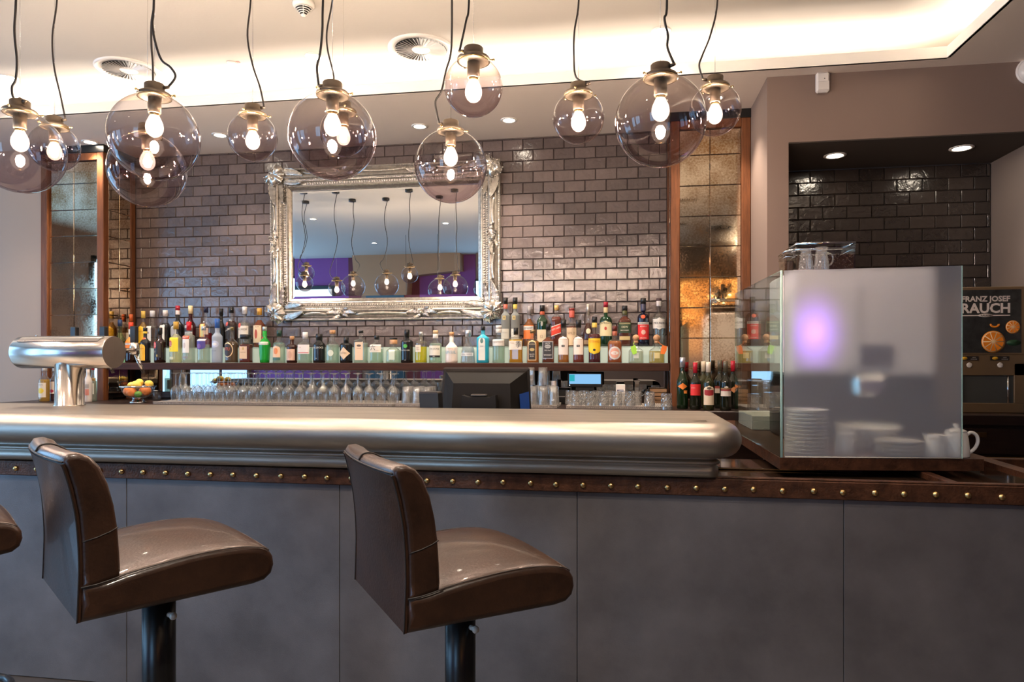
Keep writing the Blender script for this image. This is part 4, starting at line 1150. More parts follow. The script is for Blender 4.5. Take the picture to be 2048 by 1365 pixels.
front('matte black broad-shouldered gin bottle with white letters', 638.5, 668.5, 25, glass=K, cap=(K, .19, 1.1), sh=.62, sl=.14, nr=.50, labels=[], text=[('BULLDOG', .52, .085, W, 0, .9), ('GIN', .15, .04, W, -.1, .4)])
front('clear bottle with wooden stopper and embossed silvery seal', 665, 661, 28, glass='clear', liq=(.70,.82,.72), opq=.3, fill=.56, cap=(CORK, .10, 1.3), sh=.52, sl=.18, nr=.34, labels=[('oval', .30, .20, .42, (.62,.68,.6), .1)], text=[('GIN', .42, .07, (.3,.33,.28), .1, .5)])
front('black apothecary gin bottle with cream diamond label', 692.5, 675, 26, glass=K, cap=(K, .20, 1.1), sh=.68, sl=.10, nr=.36, round=1, labels=[('diamond', .37, .50, .92, (.74,.56,.38), -.05)], text=[("HENDRICK'S", .38, .06, (.15,.1,.08), -.05, .62)])
front('square clear bottle with tall cream label bearing a dark tree crown, black cap', 722, 661.5, 29, n=6, dr=.7, glass='clear', liq=(.74,.83,.74), opq=.3, fill=.62, cap=(K, .06, 1.25), sh=.68, sl=.07, nr=.28, labels=[('rect', .36, .56, .62, (.76,.57,.40), -.05), ('oval', .53, .07, .34, (.08,.06,.05), -.05)], text=[('OPIHR', .44, .05, (.15,.1,.08), -.05, .45)])
front('short six-sided clear gin bottle with white label and black brush sign', 753.5, 671, 27, n=4, dr=.85, glass='clear', liq=(.68,.82,.70), opq=.3, fill=.5, cap=(K, .14, 1.2), sh=.62, sl=.14, nr=.34, labels=[('rect', .52, .28, .92, (.78,.72,.62), 0)], text=[('六', .53, .22, K, -.35, .4), ('ROKU', .45, .05, (.4,.3,.2), .45, .35)])
front('clear decanter bottle with wooden neck and flat black top', 787, 676, 32, n=2.6, dr=.8, glass='clear', liq=(.74,.85,.74), opq=.3, fill=.56, cap=(K, .06, 2.0), band=(CORK, .17), sh=.44, sl=.24, nr=.26, labels=[('rect', .32, .40, .42, (.60,.70,.60), 0)])
front('matte black slim gin bottle with small green tree', 814, 659.5, 25, glass=K, cap=(K, .20, 1.15), sh=.62, sl=.08, nr=.36, round=1, labels=[('oval', .50, .12, .34, (.08,.42,.08), 0)], text=[('THE DUCK', .37, .055, W, 0, .7), ('GIN', .08, .035, W, 0, .4)])
front('clear bottle of bright yellow liqueur with small white label, silver cap', 842, 664, 25, glass='clear', liq=(.85,.80,.04), opq=.6, fill=.52, cap=((.65,.65,.65), .10, 1.1, 1), sh=.62, sl=.10, nr=.30, round=1, labels=[('rect', .46, .22, .50, (.80,.72,.55), -.25)], text=[('pure', .49, .06, (.45,.3,.2), -.25, .35), ('vodka', .43, .05, (.45,.3,.2), -.25, .35)])
front('clear gin bottle with cork cap and black-and-white script label', 871, 661.5, 26, glass='clear', liq=(.70,.83,.72), opq=.3, fill=.60, cap=((.62,.42,.22), .09, 1.25), band=((.75,.72,.66), .13), sh=.56, sl=.14, nr=.33, labels=[('rect', .36, .34, .86, (.74,.72,.62), 0), ('rect', .20, .06, .86, K, 0)], text=[('THE DUKE', .43, .065, K, 0, .75), ('GIN', .20, .04, W, 0, .3)])
front('white ceramic gin bottle with cork and pale blue letters', 903, 664.8, 25, glass=(.78,.70,.62), cap=(CORK, .10, 1.2), sh=.48, sl=.22, nr=.34, labels=[], text=[('GIN SUL', .34, .13, (.10,.38,.50), 0, .85), ('Hamburg', .46, .05, (.55,.2,.15), 0, .5)])
front('tapering clear gin bottle widening at the foot with silver cap', 936, 661, 27, glass='clear', liq=(.70,.76,.80), opq=.35, fill=.5, cap=((.62,.64,.66), .18, 1.15, 1), foot=1.12, sh=.34, sl=.36, nr=.36, labels=[('rect', .26, .10, .9, (.68,.70,.70), 0)], text=[('GIN MARE', .26, .07, (.15,.15,.2), 0, .85)])
front('sky blue gin bottle with long white arched label and black cap', 966, 653, 26, n=4, dr=.8, glass=(.02,.36,.50), cap=(K, .10, 1.2), sh=.66, sl=.13, nr=.30, labels=[('arch', .39, .64, .55, (.74,.78,.72), -.05), ('oval', .60, .14, .25, (.10,.22,.2), -.05)], text=[('BOMBAY', .67, .045, (.1,.12,.2), -.05, .42), ('GIN', .45, .05, (.1,.12,.2), -.05, .3)])
front('clear ribbed cylinder bottle with white band label high up, white cap', 997.5, 651.5, 25, glass='clear', liq=(.68,.80,.72), opq=.3, fill=.5, cap=((.78,.75,.72), .08, 1.2), band=((.70,.68,.64), .10), sh=.60, sl=.05, nr=.40, round=1, labels=[('rect', .54, .17, .96, (.78,.75,.70), 0)], text=[('THE BOTANIST', .55, .05, (.35,.3,.28), 0, .85)])
front('square bottle of yellow whisky with white label and black brush sign', 1032, 656, 29, n=7, dr=.8, glass='clear', liq=(.80,.50,.04), opq=.55, fill=.66, cap=(K, .18, 1.2), sh=.70, sl=.05, nr=.30, labels=[('rect', .50, .25, .94, (.80,.75,.64), 0)], text=[('季', .51, .20, K, .48, .4), ('TOKI', .56, .05, (.3,.2,.1), -.45, .4)])
front('amber whiskey bottle with black arched label framed in gold', 1066, 660, 26, n=3, dr=.85, glass='clear', liq=(.72,.33,.05), opq=.5, fill=.66, cap=((.28,.20,.10), .09, 1.35, 1), sh=.62, sl=.14, nr=.36, foot=1.03, labels=[('arch', .38, .62, .68, (.60,.42,.20), -.05), ('arch', .38, .56, .56, (.03,.025,.02), -.05), ('oval', .40, .10, .4, (.5,.38,.16), -.05)], text=[('BUSHMILLS', .56, .045, (.7,.6,.4), -.05, .5), ('BLACK', .26, .05, W, -.05, .4), ('BUSH', .20, .05, W, -.05, .4)])
front('square dark whiskey bottle with black label of white curls', 1096.5, 648.5, 26, n=5, dr=.8, glass='clear', liq=(.28,.07,.02), opq=.65, fill=.66, cap=(K, .14, 1.15), sh=.54, sl=.12, nr=.34, labels=[('rect', .33, .44, .86, (.52,.52,.54), 0), ('rect', .33, .41, .78, (.03,.03,.035), 0), ('oval', .42, .10, .5, (.45,.45,.45), 0)], text=[("JACK", .50, .055, W, 0, .5), ("DANIEL'S", .42, .045, K, 0, .42), ('OLD No.7', .32, .05, W, 0, .55), ('WHISKEY', .20, .055, W, 0, .65)])
for px_, txt, lq, lb in ((1127, '12', (.70,.34,.06), 'golden amber whisky bottle with cream arched label, left of its red-brown twin'), (1157, '15', (.42,.08,.03), 'red-brown whisky bottle with cream arched label, right of its golden twin')):
    front(lb, px_, 640, 22, glass='clear', liq=lq, opq=.6, fill=.58, cap=(K, .17, 1.2), sh=.54, sl=.12, nr=.42, foot=1.05, labels=[('arch', .40, .42, .86, (.80,.70,.62), 0), ('rect', .39, .05, .28, K, 0)], text=[('BOWMORE', .55, .04, (.2,.15,.12), 0, .7), (txt, .39, .04, W, 0, .2)])
front('brandy bottle with yellow shield label and dark bull', 1189, 634, 25, glass='clear', liq=(.14,.015,.02), opq=.8, fill=.62, cap=(K, .12, 1.15), band=((.75,.52,.10), .10), sh=.55, sl=.10, nr=.36, round=1, labels=[('shield', .36, .34, .95, (.86,.58,.02), 0), ('oval', .28, .05, .22, K, 0)], text=[('VETERANO', .46, .07, (.6,.12,.02), 0, .85)])
front('broad round whisky bottle with silver and red medallion label', 1229.5, 653, 30, glass='clear', liq=(.60,.20,.05), opq=.6, fill=.60, cap=((.10,.015,.01), .12, 1.15), band=((.45,.12,.06), .12), sh=.50, sl=.14, nr=.28, round=1, labels=[('oval', .27, .36, .80, (.60,.58,.54), 0), ('oval', .27, .28, .60, (.70,.35,.26), 0), ('oval', .27, .10, .5, (.75,.7,.65), 0)], text=[('12', .27, .07, (.5,.08,.05), 0, .3)])
for px_, lq, tg, lb, w_ in ((1272, (.80,.84,.74), (.36,.72,.06), 'stout clear tequila bottle with cork ball and lime green tag', 32), (1313.5, (.84,.72,.34), (.88,.20,.02), 'stout golden tequila bottle with cork ball and orange tag', 34)):
    o = front(lb, px_, 669.5, w_, n=2.8, dr=.75, glass='clear', liq=lq, opq=.3, fill=.42, cap=(CORK, .30, 1), ball=1, sh=.40, sl=.20, nr=.26, labels=[('rect', .26, .20, .35, tuple(x*.8 for x in lq), 0)])
    s_ = -1 if px_ < 1300 else 1; H_ = .205
    q = MB(); q.add([(-.017, 0, .02), (.017, 0, .024), (.021, 0, -.006), (.014, 0, -.036), (-.014, 0, -.040), (-.019, 0, -.010)]+[(-.017, .001, .02), (.017, .001, .024), (.021, .001, -.006), (.014, .001, -.036), (-.014, .001, -.040), (-.019, .001, -.010)], [(0,1,2,3,4,5), (11,10,9,8,7,6)]+[(i, (i+1) % 6, 6+(i+1) % 6, 6+i) for i in range(6)], False)
    tg_ = q.build('tag', paper(tg), o, ((-.018 if s_ < 0 else .046), -.056, .100)); tg_.rotation_euler = (0, .25*s_, 0)
    MB().tube([(.012*s_, -.02, .15), (.02*s_, -.05, .135), ((-.018 if s_ < 0 else .046), -.056, .122)], .0015, 5).build('ribbon', paper(tg), o)
# ---- back row
back('amber bottle with orange-red neck seal, cream label, first of the back row', 262, 629, 21, glass='clear', liq=(.5,.25,.05), opq=.5, fill=.6, cap=((.65,.13,.03), .20, 1.2), sh=.48, sl=.2, labels=[('rect', .28, .34, .85, (.72,.58,.4), 0)])
back('whisky bottle with yellow label and yellow cap in the back row', 286.5, 622.5, 22, glass='clear', liq=(.55,.30,.04), opq=.6, fill=.7, cap=((.78,.55,.12), .18, 1.2), sh=.52, sl=.18, labels=[('arch', .36, .46, .82, (.86,.50,.02), -.05)], text=[('SCOTCH', .44, .05, (.3,.1,.02), -.05, .6)])
back('clear bottle with white cap and pale label, left of the white-necked black one', 305, 622, 26, glass='clear', cap=((.75,.75,.75), .15, 1.2), sh=.52, sl=.2, labels=[('rect', .38, .40, .62, (.76,.74,.68), -.25), ('rect', .40, .05, .3, (.3,.3,.3), -.25)])
back('black bottle with clear neck, white and red cap and a tall white label', 330.5, 621, 23, glass='clear', liq=(.01,.01,.012), opq=.9, fill=.66, cap=((.75,.70,.66), .15, 1.35), sh=.54, sl=.22, labels=[('rect', .38, .44, .62, (.74,.76,.70), -.15), ('oval', .50, .08, .3, (.65,.08,.06), -.15)])
back('black bottle with red cap, white neck band and round grey seal', 355.5, 612, 28, glass=K, cap=((.42,.02,.04), .10, 1.2), band=((.72,.65,.62), .10), sh=.48, sl=.20, nr=.28, labels=[('oval', .38, .28, .60, (.55,.54,.50), -.2), ('oval', .38, .2, .42, (.42,.4,.38), -.2)])
back('dark red liqueur bottle with cream cap in the back row', 381, 612, 23, glass=(.03,.004,.006), cap=((.80,.66,.38), .18, 1.25), sh=.5, sl=.2, labels=[('rect', .42, .22, .8, (.6,.6,.6), 0), ('rect', .42, .08, .8, (.08,.08,.1), 0)])
back('clear bottle of red aperitif with orange-striped label and dark blue cap', 412, 614, 26, glass='clear', liq=(.42,.012,.02), opq=.6, fill=.36, cap=((.012,.012,.04), .13, 1.2), sh=.52, sl=.20, nr=.30, labels=[('rect', .42, .32, .62, (.86,.30,.05), -.3), ('rect', .42, .30, .3, (.75,.7,.3), -.15), ('rect', .40, .16, .3, (.70,.5,.4), .5)])
back('slim all-black bottle in the back row', 442.5, 617.5, 17, glass=K, cap=(K, .16, 1.15), sh=.48, sl=.22, nr=.42, labels=[])
back('dark rum bottle with black cap, black label and red round badge', 463, 615, 24, glass='clear', liq=(.05,.01,.008), opq=.9, fill=.66, cap=(K, .13, 1.2), sh=.56, sl=.18, nr=.34, labels=[('rect', .38, .32, .9, (.03,.025,.025), 0), ('oval', .58, .11, .3, (.60,.10,.08), -.4), ('slant', .46, .03, .45, (.6,.5,.36), .2)], text=[('BACARDI', .44, .055, W, 0, .8)])
back('clear rum bottle with white label and red round badge, white cap', 489.5, 614, 26, glass='clear', liq=(.80,.82,.78), opq=.2, fill=.6, cap=((.78,.76,.74), .16, 1.25), sh=.54, sl=.18, nr=.32, labels=[('rect', .38, .30, .9, (.78,.75,.68), 0), ('oval', .54, .12, .32, (.66,.12,.09), -.45)], text=[('BACARDI', .44, .07, (.15,.12,.1), -.05, .8)])
back('spiced rum bottle with golden cap and cream label with red figure', 519, 617, 25, glass='clear', liq=(.40,.09,.02), opq=.6, fill=.7, cap=((.70,.36,.06), .16, 1.25), sh=.54, sl=.18, nr=.34, labels=[('rect', .34, .44, .82, (.80,.66,.44), -.1), ('oval', .34, .24, .26, (.45,.08,.05), -.1)], text=[('RUM', .52, .045, (.3,.1,.05), .1, .4)])
for px_, bc, lb in ((1011, (.60,.16,.10), 'tall slim frosted bottle with red neck ring, left of two alike'), (1030.5, (.72,.55,.10), 'tall slim frosted bottle with yellow neck ring, right of two alike')):
    back(lb, px_, 595.5, 18, glass='frost', cap=(K, .13, 1.2), band=(bc, .09), sh=.62, sl=.10, nr=.42, labels=[('rect', .26, .20, .85, (.72,.70,.62), 0), ('rect', .585, .08, .34, (.72,.55,.22), -.15)], text=[('B', .585, .07, K, -.15, .25), ('VODKA', .28, .04, (.4,.4,.38), 0, .6)])
back('amber whisky bottle with grey cap and white-orange label', 1058.5, 614, 24, glass='clear', liq=(.42,.14,.02), opq=.6, fill=.7, cap=((.32,.30,.30), .20, 1.15), sh=.50, sl=.20, nr=.32, labels=[('rect', .36, .34, .84, (.82,.22,.05), -.05), ('rect', .46, .10, .84, (.70,.70,.68), -.05)], text=[('WHISKEY', .46, .05, K, -.05, .7)])
back('dark green whisky bottle with stag and cream lower label', 1084.5, 611, 23, glass=GN, cap=(K, .14, 1.2), band=((.5,.10,.04), .08), sh=.60, sl=.16, nr=.38, n=2.8, labels=[('rect', .26, .30, .85, (.72,.60,.42), -.1), ('oval', .55, .12, .2, (.42,.40,.34), 0)], text=[('12', .24, .10, (.4,.3,.2), -.1, .3)])
back('square amber whisky bottle with slanted red label and golden cap', 1113, 611, 22, n=5, dr=.9, glass='clear', liq=(.26,.035,.01), opq=.65, fill=.72, cap=((.80,.52,.18), .11, 1.25), sh=.66, sl=.14, nr=.34, labels=[('slant', .40, .24, .92, (.80,.72,.64), 0), ('slant', .40, .20, .92, (.74,.05,.02), 0)], text=[('RED LABEL', .43, .06, W, 0, .85)])
back('bourbon bottle with long red neck strip and cream label', 1143.5, 617, 22, glass='clear', liq=(.26,.05,.02), opq=.65, fill=.52, cap=((.22,.02,.015), .05, 1.5), band=((.62,.12,.08), .18), sh=.48, sl=.14, nr=.34, round=1, labels=[('rect', .26, .46, .90, (.76,.58,.38), 0)], text=[('WILD', .34, .09, (.35,.22,.12), 0, .7)])
back('cone-shouldered cognac bottle with long silver capsule and small round seal', 1176, 609, 21, glass='clear', liq=(.10,.02,.012), opq=.8, fill=.55, cap=((.66,.60,.52), .25, 1.2, 1), sh=.28, sl=.36, nr=.26, labels=[('oval', .36, .13, .42, (.70,.60,.42), .1), ('rect', .10, .10, .8, (.3,.2,.12), 0)])
back('green whiskey bottle with red cap and cream label with red crest', 1211.5, 604.5, 25, glass=GN, cap=((.35,.015,.03), .11, 1.2), band=((.62,.48,.25), .12), sh=.56, sl=.12, nr=.30, round=1, labels=[('arch', .40, .34, .95, (.80,.70,.42), 0), ('oval', .40, .08, .2, (.55,.06,.04), 0)], text=[('JAMESON', .525, .07, (.1,.1,.06), 0, .85)])
back('square whiskey bottle with green label and black cap', 1249.5, 612, 28, n=4, dr=.8, glass='clear', liq=(.20,.035,.01), opq=.7, fill=.74, cap=(K, .11, 1.3), band=((.08,.08,.02), .10), sh=.62, sl=.14, nr=.30, labels=[('rect', .46, .26, .95, (.02,.05,.018), 0), ('rect', .20, .09, .8, (.62,.48,.22), 0)], text=[('TULLAMORE', .555, .05, (.7,.6,.3), 0, .85), ('DEW', .47, .07, (.7,.65,.45), 0, .5), ('IRISH WHISKEY', .39, .03, W, 0, .7)])
back('tall dark amaro bottle with red label and white name band', 1286.5, 597, 24, glass=(.008,.008,.022), cap=(K, .11, 1.3), band=((.05,.05,.1), .14), sh=.58, sl=.10, nr=.34, round=1, labels=[('rect', .31, .34, .92, (.70,.03,.03), 0), ('rect', .475, .05, .92, (.70,.68,.64), 0), ('oval', .61, .08, .36, (.75,.10,.03), -.05), ('oval', .29, .10, .36, (.80,.5,.42), 0)], text=[('RAMAZZOTTI', .475, .035, K, 0, .8), ('AMARO', .41, .04, W, 0, .6), ('MILANO', .17, .035, W, 0, .55)])
back('clear sambuca bottle with white oval label, farthest right of the back row', 1318, 597.5, 26, glass='clear', liq=(.80,.84,.80), opq=.15, fill=.6, cap=((.10,.06,.06), .04, 1.4), band=((.72,.66,.62), .11), sh=.56, sl=.14, nr=.30, round=1, labels=[('rect', .47, .20, .97, (.80,.78,.72), 0), ('oval', .47, .25, .6, (.80,.78,.72), 0)], text=[('MOLINARI', .48, .065, K, 0, .85), ('EXTRA', .41, .035, (.4,.4,.4), 0, .4)])
# ---- wine on the counter before the right column
def wine(label, px, yt, Y, **s): return bottle(label, px, yt, 23, Y, ZB+.0005, s, 'wine bottles on the counter before the right mirror column')
WD = (.010, .012, .006)
wine('green-black sparkling wine bottle with crumpled silver foil and orange tag', 1365, 715.5, 4.60, glass=(.006, .02, .006), cap=((.55,.57,.62), .18, 1.35, 1), sh=.48, sl=.30, nr=.36, labels=[('diamond', .44, .13, .85, (.88,.24,.03), -.05), ('rect', .33, .06, .3, (.85,.28,.05), .45)])
wine('red wine bottle with red capsule and bright red square label', 1390.5, 725.5, 4.56, glass=WD, cap=((.50,.012,.03), .21, 1.15), sh=.56, sl=.18, nr=.36, labels=[('rect', .42, .24, .88, (.78,.03,.03), 0)], text=[('1701', .46, .045, (.9,.5,.45), -.45, .4)])
wine('wine bottle with cream capsule standing behind the arched-label one', 1407, 723, 4.72, glass=(.03,.03,.01), cap=((.74,.62,.44), .21, 1.15), sh=.56, sl=.18, nr=.36, labels=[])
wine('green wine bottle with white capsule, arched cream label with tree and red half disc', 1417, 724.5, 4.50, glass=(.022,.024,.006), cap=((.80,.70,.56), .20, 1.2), sh=.56, sl=.18, nr=.36, labels=[('arch', .31, .40, .90, (.78,.66,.48), 0), ('shield', .36, .12, .80, (.36,.02,.025), 0), ('oval', .46, .05, .42, (.12,.10,.07), 0), ('rect', .43, .04, .05, (.12,.10,.07), 0)])
wine('dark wine bottle with olive capsule standing behind its twin', 1440, 721, 4.68, glass=WD, cap=((.10,.085,.05), .20, 1.15), sh=.56, sl=.18, nr=.36, labels=[('rect', .38, .12, .85, (.66,.58,.48), -.1), ('rect', .44, .05, .85, (.28,.05,.03), -.1)])
wine('dark wine bottle with olive capsule and white label topped by a maroon band', 1451, 723, 4.50, glass=WD, cap=((.10,.085,.05), .20, 1.15), sh=.56, sl=.18, nr=.36, labels=[('rect', .35, .12, .90, (.70,.64,.56), 0), ('rect', .415, .035, .90, (.30,.02,.02), 0), ('rect', .445, .03, .90, (.28,.17,.07), 0), ('diamond', .475, .05, .4, (.7,.65,.55), 0)])
wine('wine bottle with red capsule farthest right beside the glass screen', 1466, 722, 4.66, glass=WD, cap=((.50,.012,.03), .21, 1.15), sh=.56, sl=.18, nr=.36, labels=[('diamond', .40, .13, .7, (.80,.36,.15), 0)])
# ---- syrup bottles at left, under the tap barrel
def syrup(label, px, yt, w_, Y, **s): return bottle(label, px, yt, w_, Y, ZB+.0005, s, 'syrup bottles at the left end of the back counter')
syrup('syrup bottle of golden liquid with white label of yellow fruit', 89, 735, 24, 4.62, glass='clear', liq=(.75,.48,.08), opq=.6, fill=.64, cap=((.6,.6,.58), .1, 1.2), sh=.60, sl=.18, nr=.40, labels=[('rect', .34, .42, .84, (.74,.68,.54), 0), ('oval', .32, .16, .6, (.85,.62,.05), 0)], text=[('MONIN', .49, .055, (.3,.25,.2), -.1, .6)])
syrup('syrup bottle of dark red liquid with white label, half behind the tap pedestal', 110, 735, 22, 4.70, glass='clear', liq=(.08,.01,.03), opq=.8, fill=.6, cap=((.6,.6,.58), .1, 1.2), sh=.60, sl=.18, nr=.40, labels=[('rect', .40, .36, .84, (.74,.68,.6), 0), ('oval', .30, .1, .5, (.5,.05,.1), 0)])
syrup('grey-white puree bottle with red fruit label right of the tap pedestal', 176, 728, 18, 4.62, glass=(.62,.58,.54), cap=((.6,.6,.58), .12, 1.2), sh=.50, sl=.24, nr=.42, labels=[('rect', .26, .16, .8, (.60,.22,.16), 0), ('rect', .42, .1, .8, (.35,.33,.31), 0)])
syrup('clear bottle with red cap behind the grey-white puree bottle', 186, 730, 18, 4.74, glass='clear', liq=(.70,.74,.62), opq=.4, fill=.55, cap=((.55,.03,.04), .13, 1.2), sh=.52, sl=.22, nr=.34, labels=[('rect', .34, .3, .8, (.7,.7,.6), 0)])
syrup('grey puree bottle beside the fruit bowl, near the strip mirror', 218, 735, 17, 5.02, glass=(.45,.43,.42), cap=((.6,.6,.58), .12, 1.2), sh=.50, sl=.24, nr=.42, labels=[('rect', .3, .2, .8, (.5,.48,.45), 0)])
# ================================================================== FRUIT BOWL
fp = at(276, 808, 4.62); fz = ZB
t = thing('fruit_bowl', 'footed silver-rimmed glass bowl full of citrus fruit', 'bowl', (fp.x, 4.62, fz+.0005))
MB().lathe([(.056, 0), (.058, .004), (.046, .010), (.038, .022), (.034, .030)], 28).build('foot', M_CHROME, t)
MB().lathe([(.034, .030), (.060, .036), (.090, .058), (.108, .085), (.119, .118)], 36, cap=False).build('bowl', M_BOWL, t)
MB().lathe([(.119, .118), (.123, .116), (.124, .122), (.121, .128), (.117, .126), (.117, .118)], 40, cap=False, rfun=lambda a, z: 1+.012*sin(a*18)).build('rim', M_CHROME, t)
def citrus(kind, label, x, y, z, r, col, sx=1, rot=(0, 0, 0)):
    o = thing(kind, label, 'fruit', (fp.x+x, 4.62+y, fz+z), 0, 'citrus fruit in the bowl'); o.rotation_euler = rot
    m = pm('peel_'+kind, col, .42, bump=.35, bscale=160)
    b = MB(); b.sphere((0, 0, 0), r, 20, 14, sx=sx)
    for i, v in enumerate(b.v):
        if sx > 1.05 and abs(v[0]) > r*sx*.88: b.v[i] = (v[0]*1.06, v[1]*.9, v[2]*.9)
    b.build('peel', m, o)
    MB().lathe([(.003, 0), (.002, .002), (.0008, .003)], 8).xf(Matrix.Translation((0, 0, r-.0008))).build('stem_scar', gl((.10, .12, .03), .6), o)
OR = (.82, .22, .02); YE = (.88, .58, .03)
citrus('orange', 'orange at the left side of the glass bowl', -.058, -.03, .084, .036, OR)
citrus('orange', 'orange in the front middle of the glass bowl', -.014, -.052, .080, .036, (.86, .30, .02))
citrus('orange', 'orange at the right side of the glass bowl', .066, .00, .090, .037, OR)
citrus('orange', 'orange at the back of the glass bowl', .014, .046, .085, .036, OR)
citrus('lime', 'small green lime at the right front of the bowl', .040, -.050, .066, .024, (.10, .30, .02), 1.15)
citrus('lemon', 'pale lemon on top of the pile, centre', .010, -.032, .136, .029, (.88, .70, .12), 1.22, (0, .2, .3))
citrus('lemon', 'yellow lemon topmost at the back of the pile', -.020, .040, .150, .028, YE, 1.2, (0, -.2, -.4))
citrus('lemon', 'orange-yellow lemon at the right rim of the bowl', .062, .040, .142, .026, (.90, .42, .04), 1.15, (0, .3, .6))
citrus('lemon', 'yellow lemon at the left rim of the bowl', -.076, .030, .130, .025, YE, 1.18, (0, .1, 1.2))
# ================================================================== GLASSES
wg = MB().lathe([(.0300, 0), (.0335, .022), (.0370, .045), (.0385, .062), (.0370, .080), (.0300, .098), (.0180, .110), (.0080, .117), (.0045, .124), (.0038, .150), (.0038, .190), (.0060, .199), (.0140, .203), (.0320, .2055), (.0330, .2075), (.0320, .2085), (.001, .209)], 20, cap=False).mesh('wine_glass', M_STEM)
stm = MB().lathe([(.0080, .119), (.0046, .126), (.0039, .150), (.0039, .198)], 10)
MATM = pm('rubber_mesh_mat', (.42, .38, .34), .5)
def mat_strip(label, pxa, pxb, Y, wd):
    a = at(pxa, 800, Y).x; b = at(pxb, 800, Y).x
    t = thing('bar_mat', label, 'bar mat', ((a+b)/2, Y, ZB+.0005), 0)
    hw = (b-a)/2; MB().box(-hw, hw, -wd/2, wd/2, 0, .004).build('base', gl((.20, .18, .16), .5), t)
    m = MB(); n = int((b-a)/.0125)
    for i in range(n):
        x = -hw+.006+(b-a-.012)*i/(n-1)
        m.box(x-.0035, x+.0035, -wd/2, wd/2, .004, .016)
    for y in (-wd/2, -wd/4, 0, wd/4, wd/2-.006): m.box(-hw, hw, y, y+.006, .010, .018)
    o = m.build('studs', MATM, t); o['kind'] = 'stuff'; return t
mat_strip('long pale ribbed bar mat under the wine glasses', 338, 800, 4.68, .36)
mat_strip('pale ribbed bar mat under the straight glasses beside the big monitor', 806, 868, 4.68, .34)
mat_strip('pale ribbed bar mat under the ribbed tumblers left of the small monitor', 1050, 1118, 4.68, .34)
mat_strip('pale ribbed bar mat under the cut crystal tumblers', 1136, 1342, 4.68, .34)
ZG = ZB+.019
ORD = ['first', 'second', 'third', 'fourth', 'fifth', 'sixth', 'seventh', 'eighth', 'ninth', 'tenth', 'eleventh', 'twelfth', 'thirteenth', 'fourteenth', 'fifteenth', 'sixteenth', 'seventeenth', 'eighteenth', 'nineteenth', 'twentieth', 'twenty-first', 'twenty-second', 'twenty-third']
rown = ['front', 'second', 'third']
for r_, (Y, xa, xb, step) in enumerate(((4.54, 352, 788, .0845), (4.635, 362, 784, .0845), (4.745, 372, 784, .0845))):
    x0 = at(xa, 800, Y).x; x1 = at(xb, 800, Y).x; n = int((x1-x0)/step)
    for i in range(n+1):
        jx, jy = random.uniform(-.004, .004), random.uniform(-.004, .004)
        o = link('wine_glass', wg, None, (x0+(x1-x0)*i/n+jx, Y+jy, ZG), (0, 0, random.random()*6))
        tag(o, 'upturned wine glass in the %s row on the long mat, %s from the left' % (rown[r_], ORD[i]), 'glass', 'upturned wine glasses, %s row' % rown[r_])
# ribbed straight glasses
def ribbed(R0, R1, H, amp, nn, seg):
    m = MB(); m.lathe([(R0, 0), (R0+(R1-R0)*.3, H*.3), (R0+(R1-R0)*.6, H*.6), (R1, H*.97), (R1-.003, H), (.001, H)], seg, cap=False, rfun=lambda a, z: 1+amp*cos(a*nn))
    m.lathe([(R0-.003, 0.002), (R1-.004, H*.86), (.001, H*.86)], 20, cap=False)
    return m
st = ribbed(.034, .028, .115, .03, 22, 66).mesh('highball_glass', M_CRYST)
for Y, pxs in ((4.58, (813, 834, 855)), (4.67, (817, 838, 860)), (4.76, (821, 843, 865))):
    for i, px_ in enumerate(pxs):
        q = at(px_, 800, Y); tag(link('highball_glass', st, None, (q.x, Y, ZG)), 'ribbed straight glass between wine glasses and big monitor, %s from left, %s row' % (ORD[i], {4.58: 'front', 4.67: 'second', 4.76: 'rear'}[Y]), 'glass', 'ribbed straight glasses left of the big monitor')
st2 = ribbed(.036, .030, .125, .035, 18, 54).mesh('tumbler', M_CRYST)
for Y, pxs in ((4.58, (1066, 1087, 1108)), (4.68, (1060, 1082, 1104)), (4.77, (1056, 1078, 1100))):
    for i, px_ in enumerate(pxs):
        q = at(px_, 800, Y); tag(link('tumbler', st2, None, (q.x, Y, ZG)), 'upturned ribbed tumbler right of the big monitor, %s from left in the %s row' % (ORD[i], {4.58: 'front', 4.68: 'second', 4.77: 'rear'}[Y]), 'glass', 'ribbed tumblers right of the big monitor')
for px_, Y in ((1060, 4.68), (1086, 4.68)):
    q = at(px_, 800, Y); tag(link('tumbler', st2, None, (q.x, Y, ZG+.127)), 'ribbed tumbler stacked on top of another, %s the big monitor' % ('nearest' if px_ < 1070 else 'farther from'), 'glass', 'stacked ribbed tumblers')
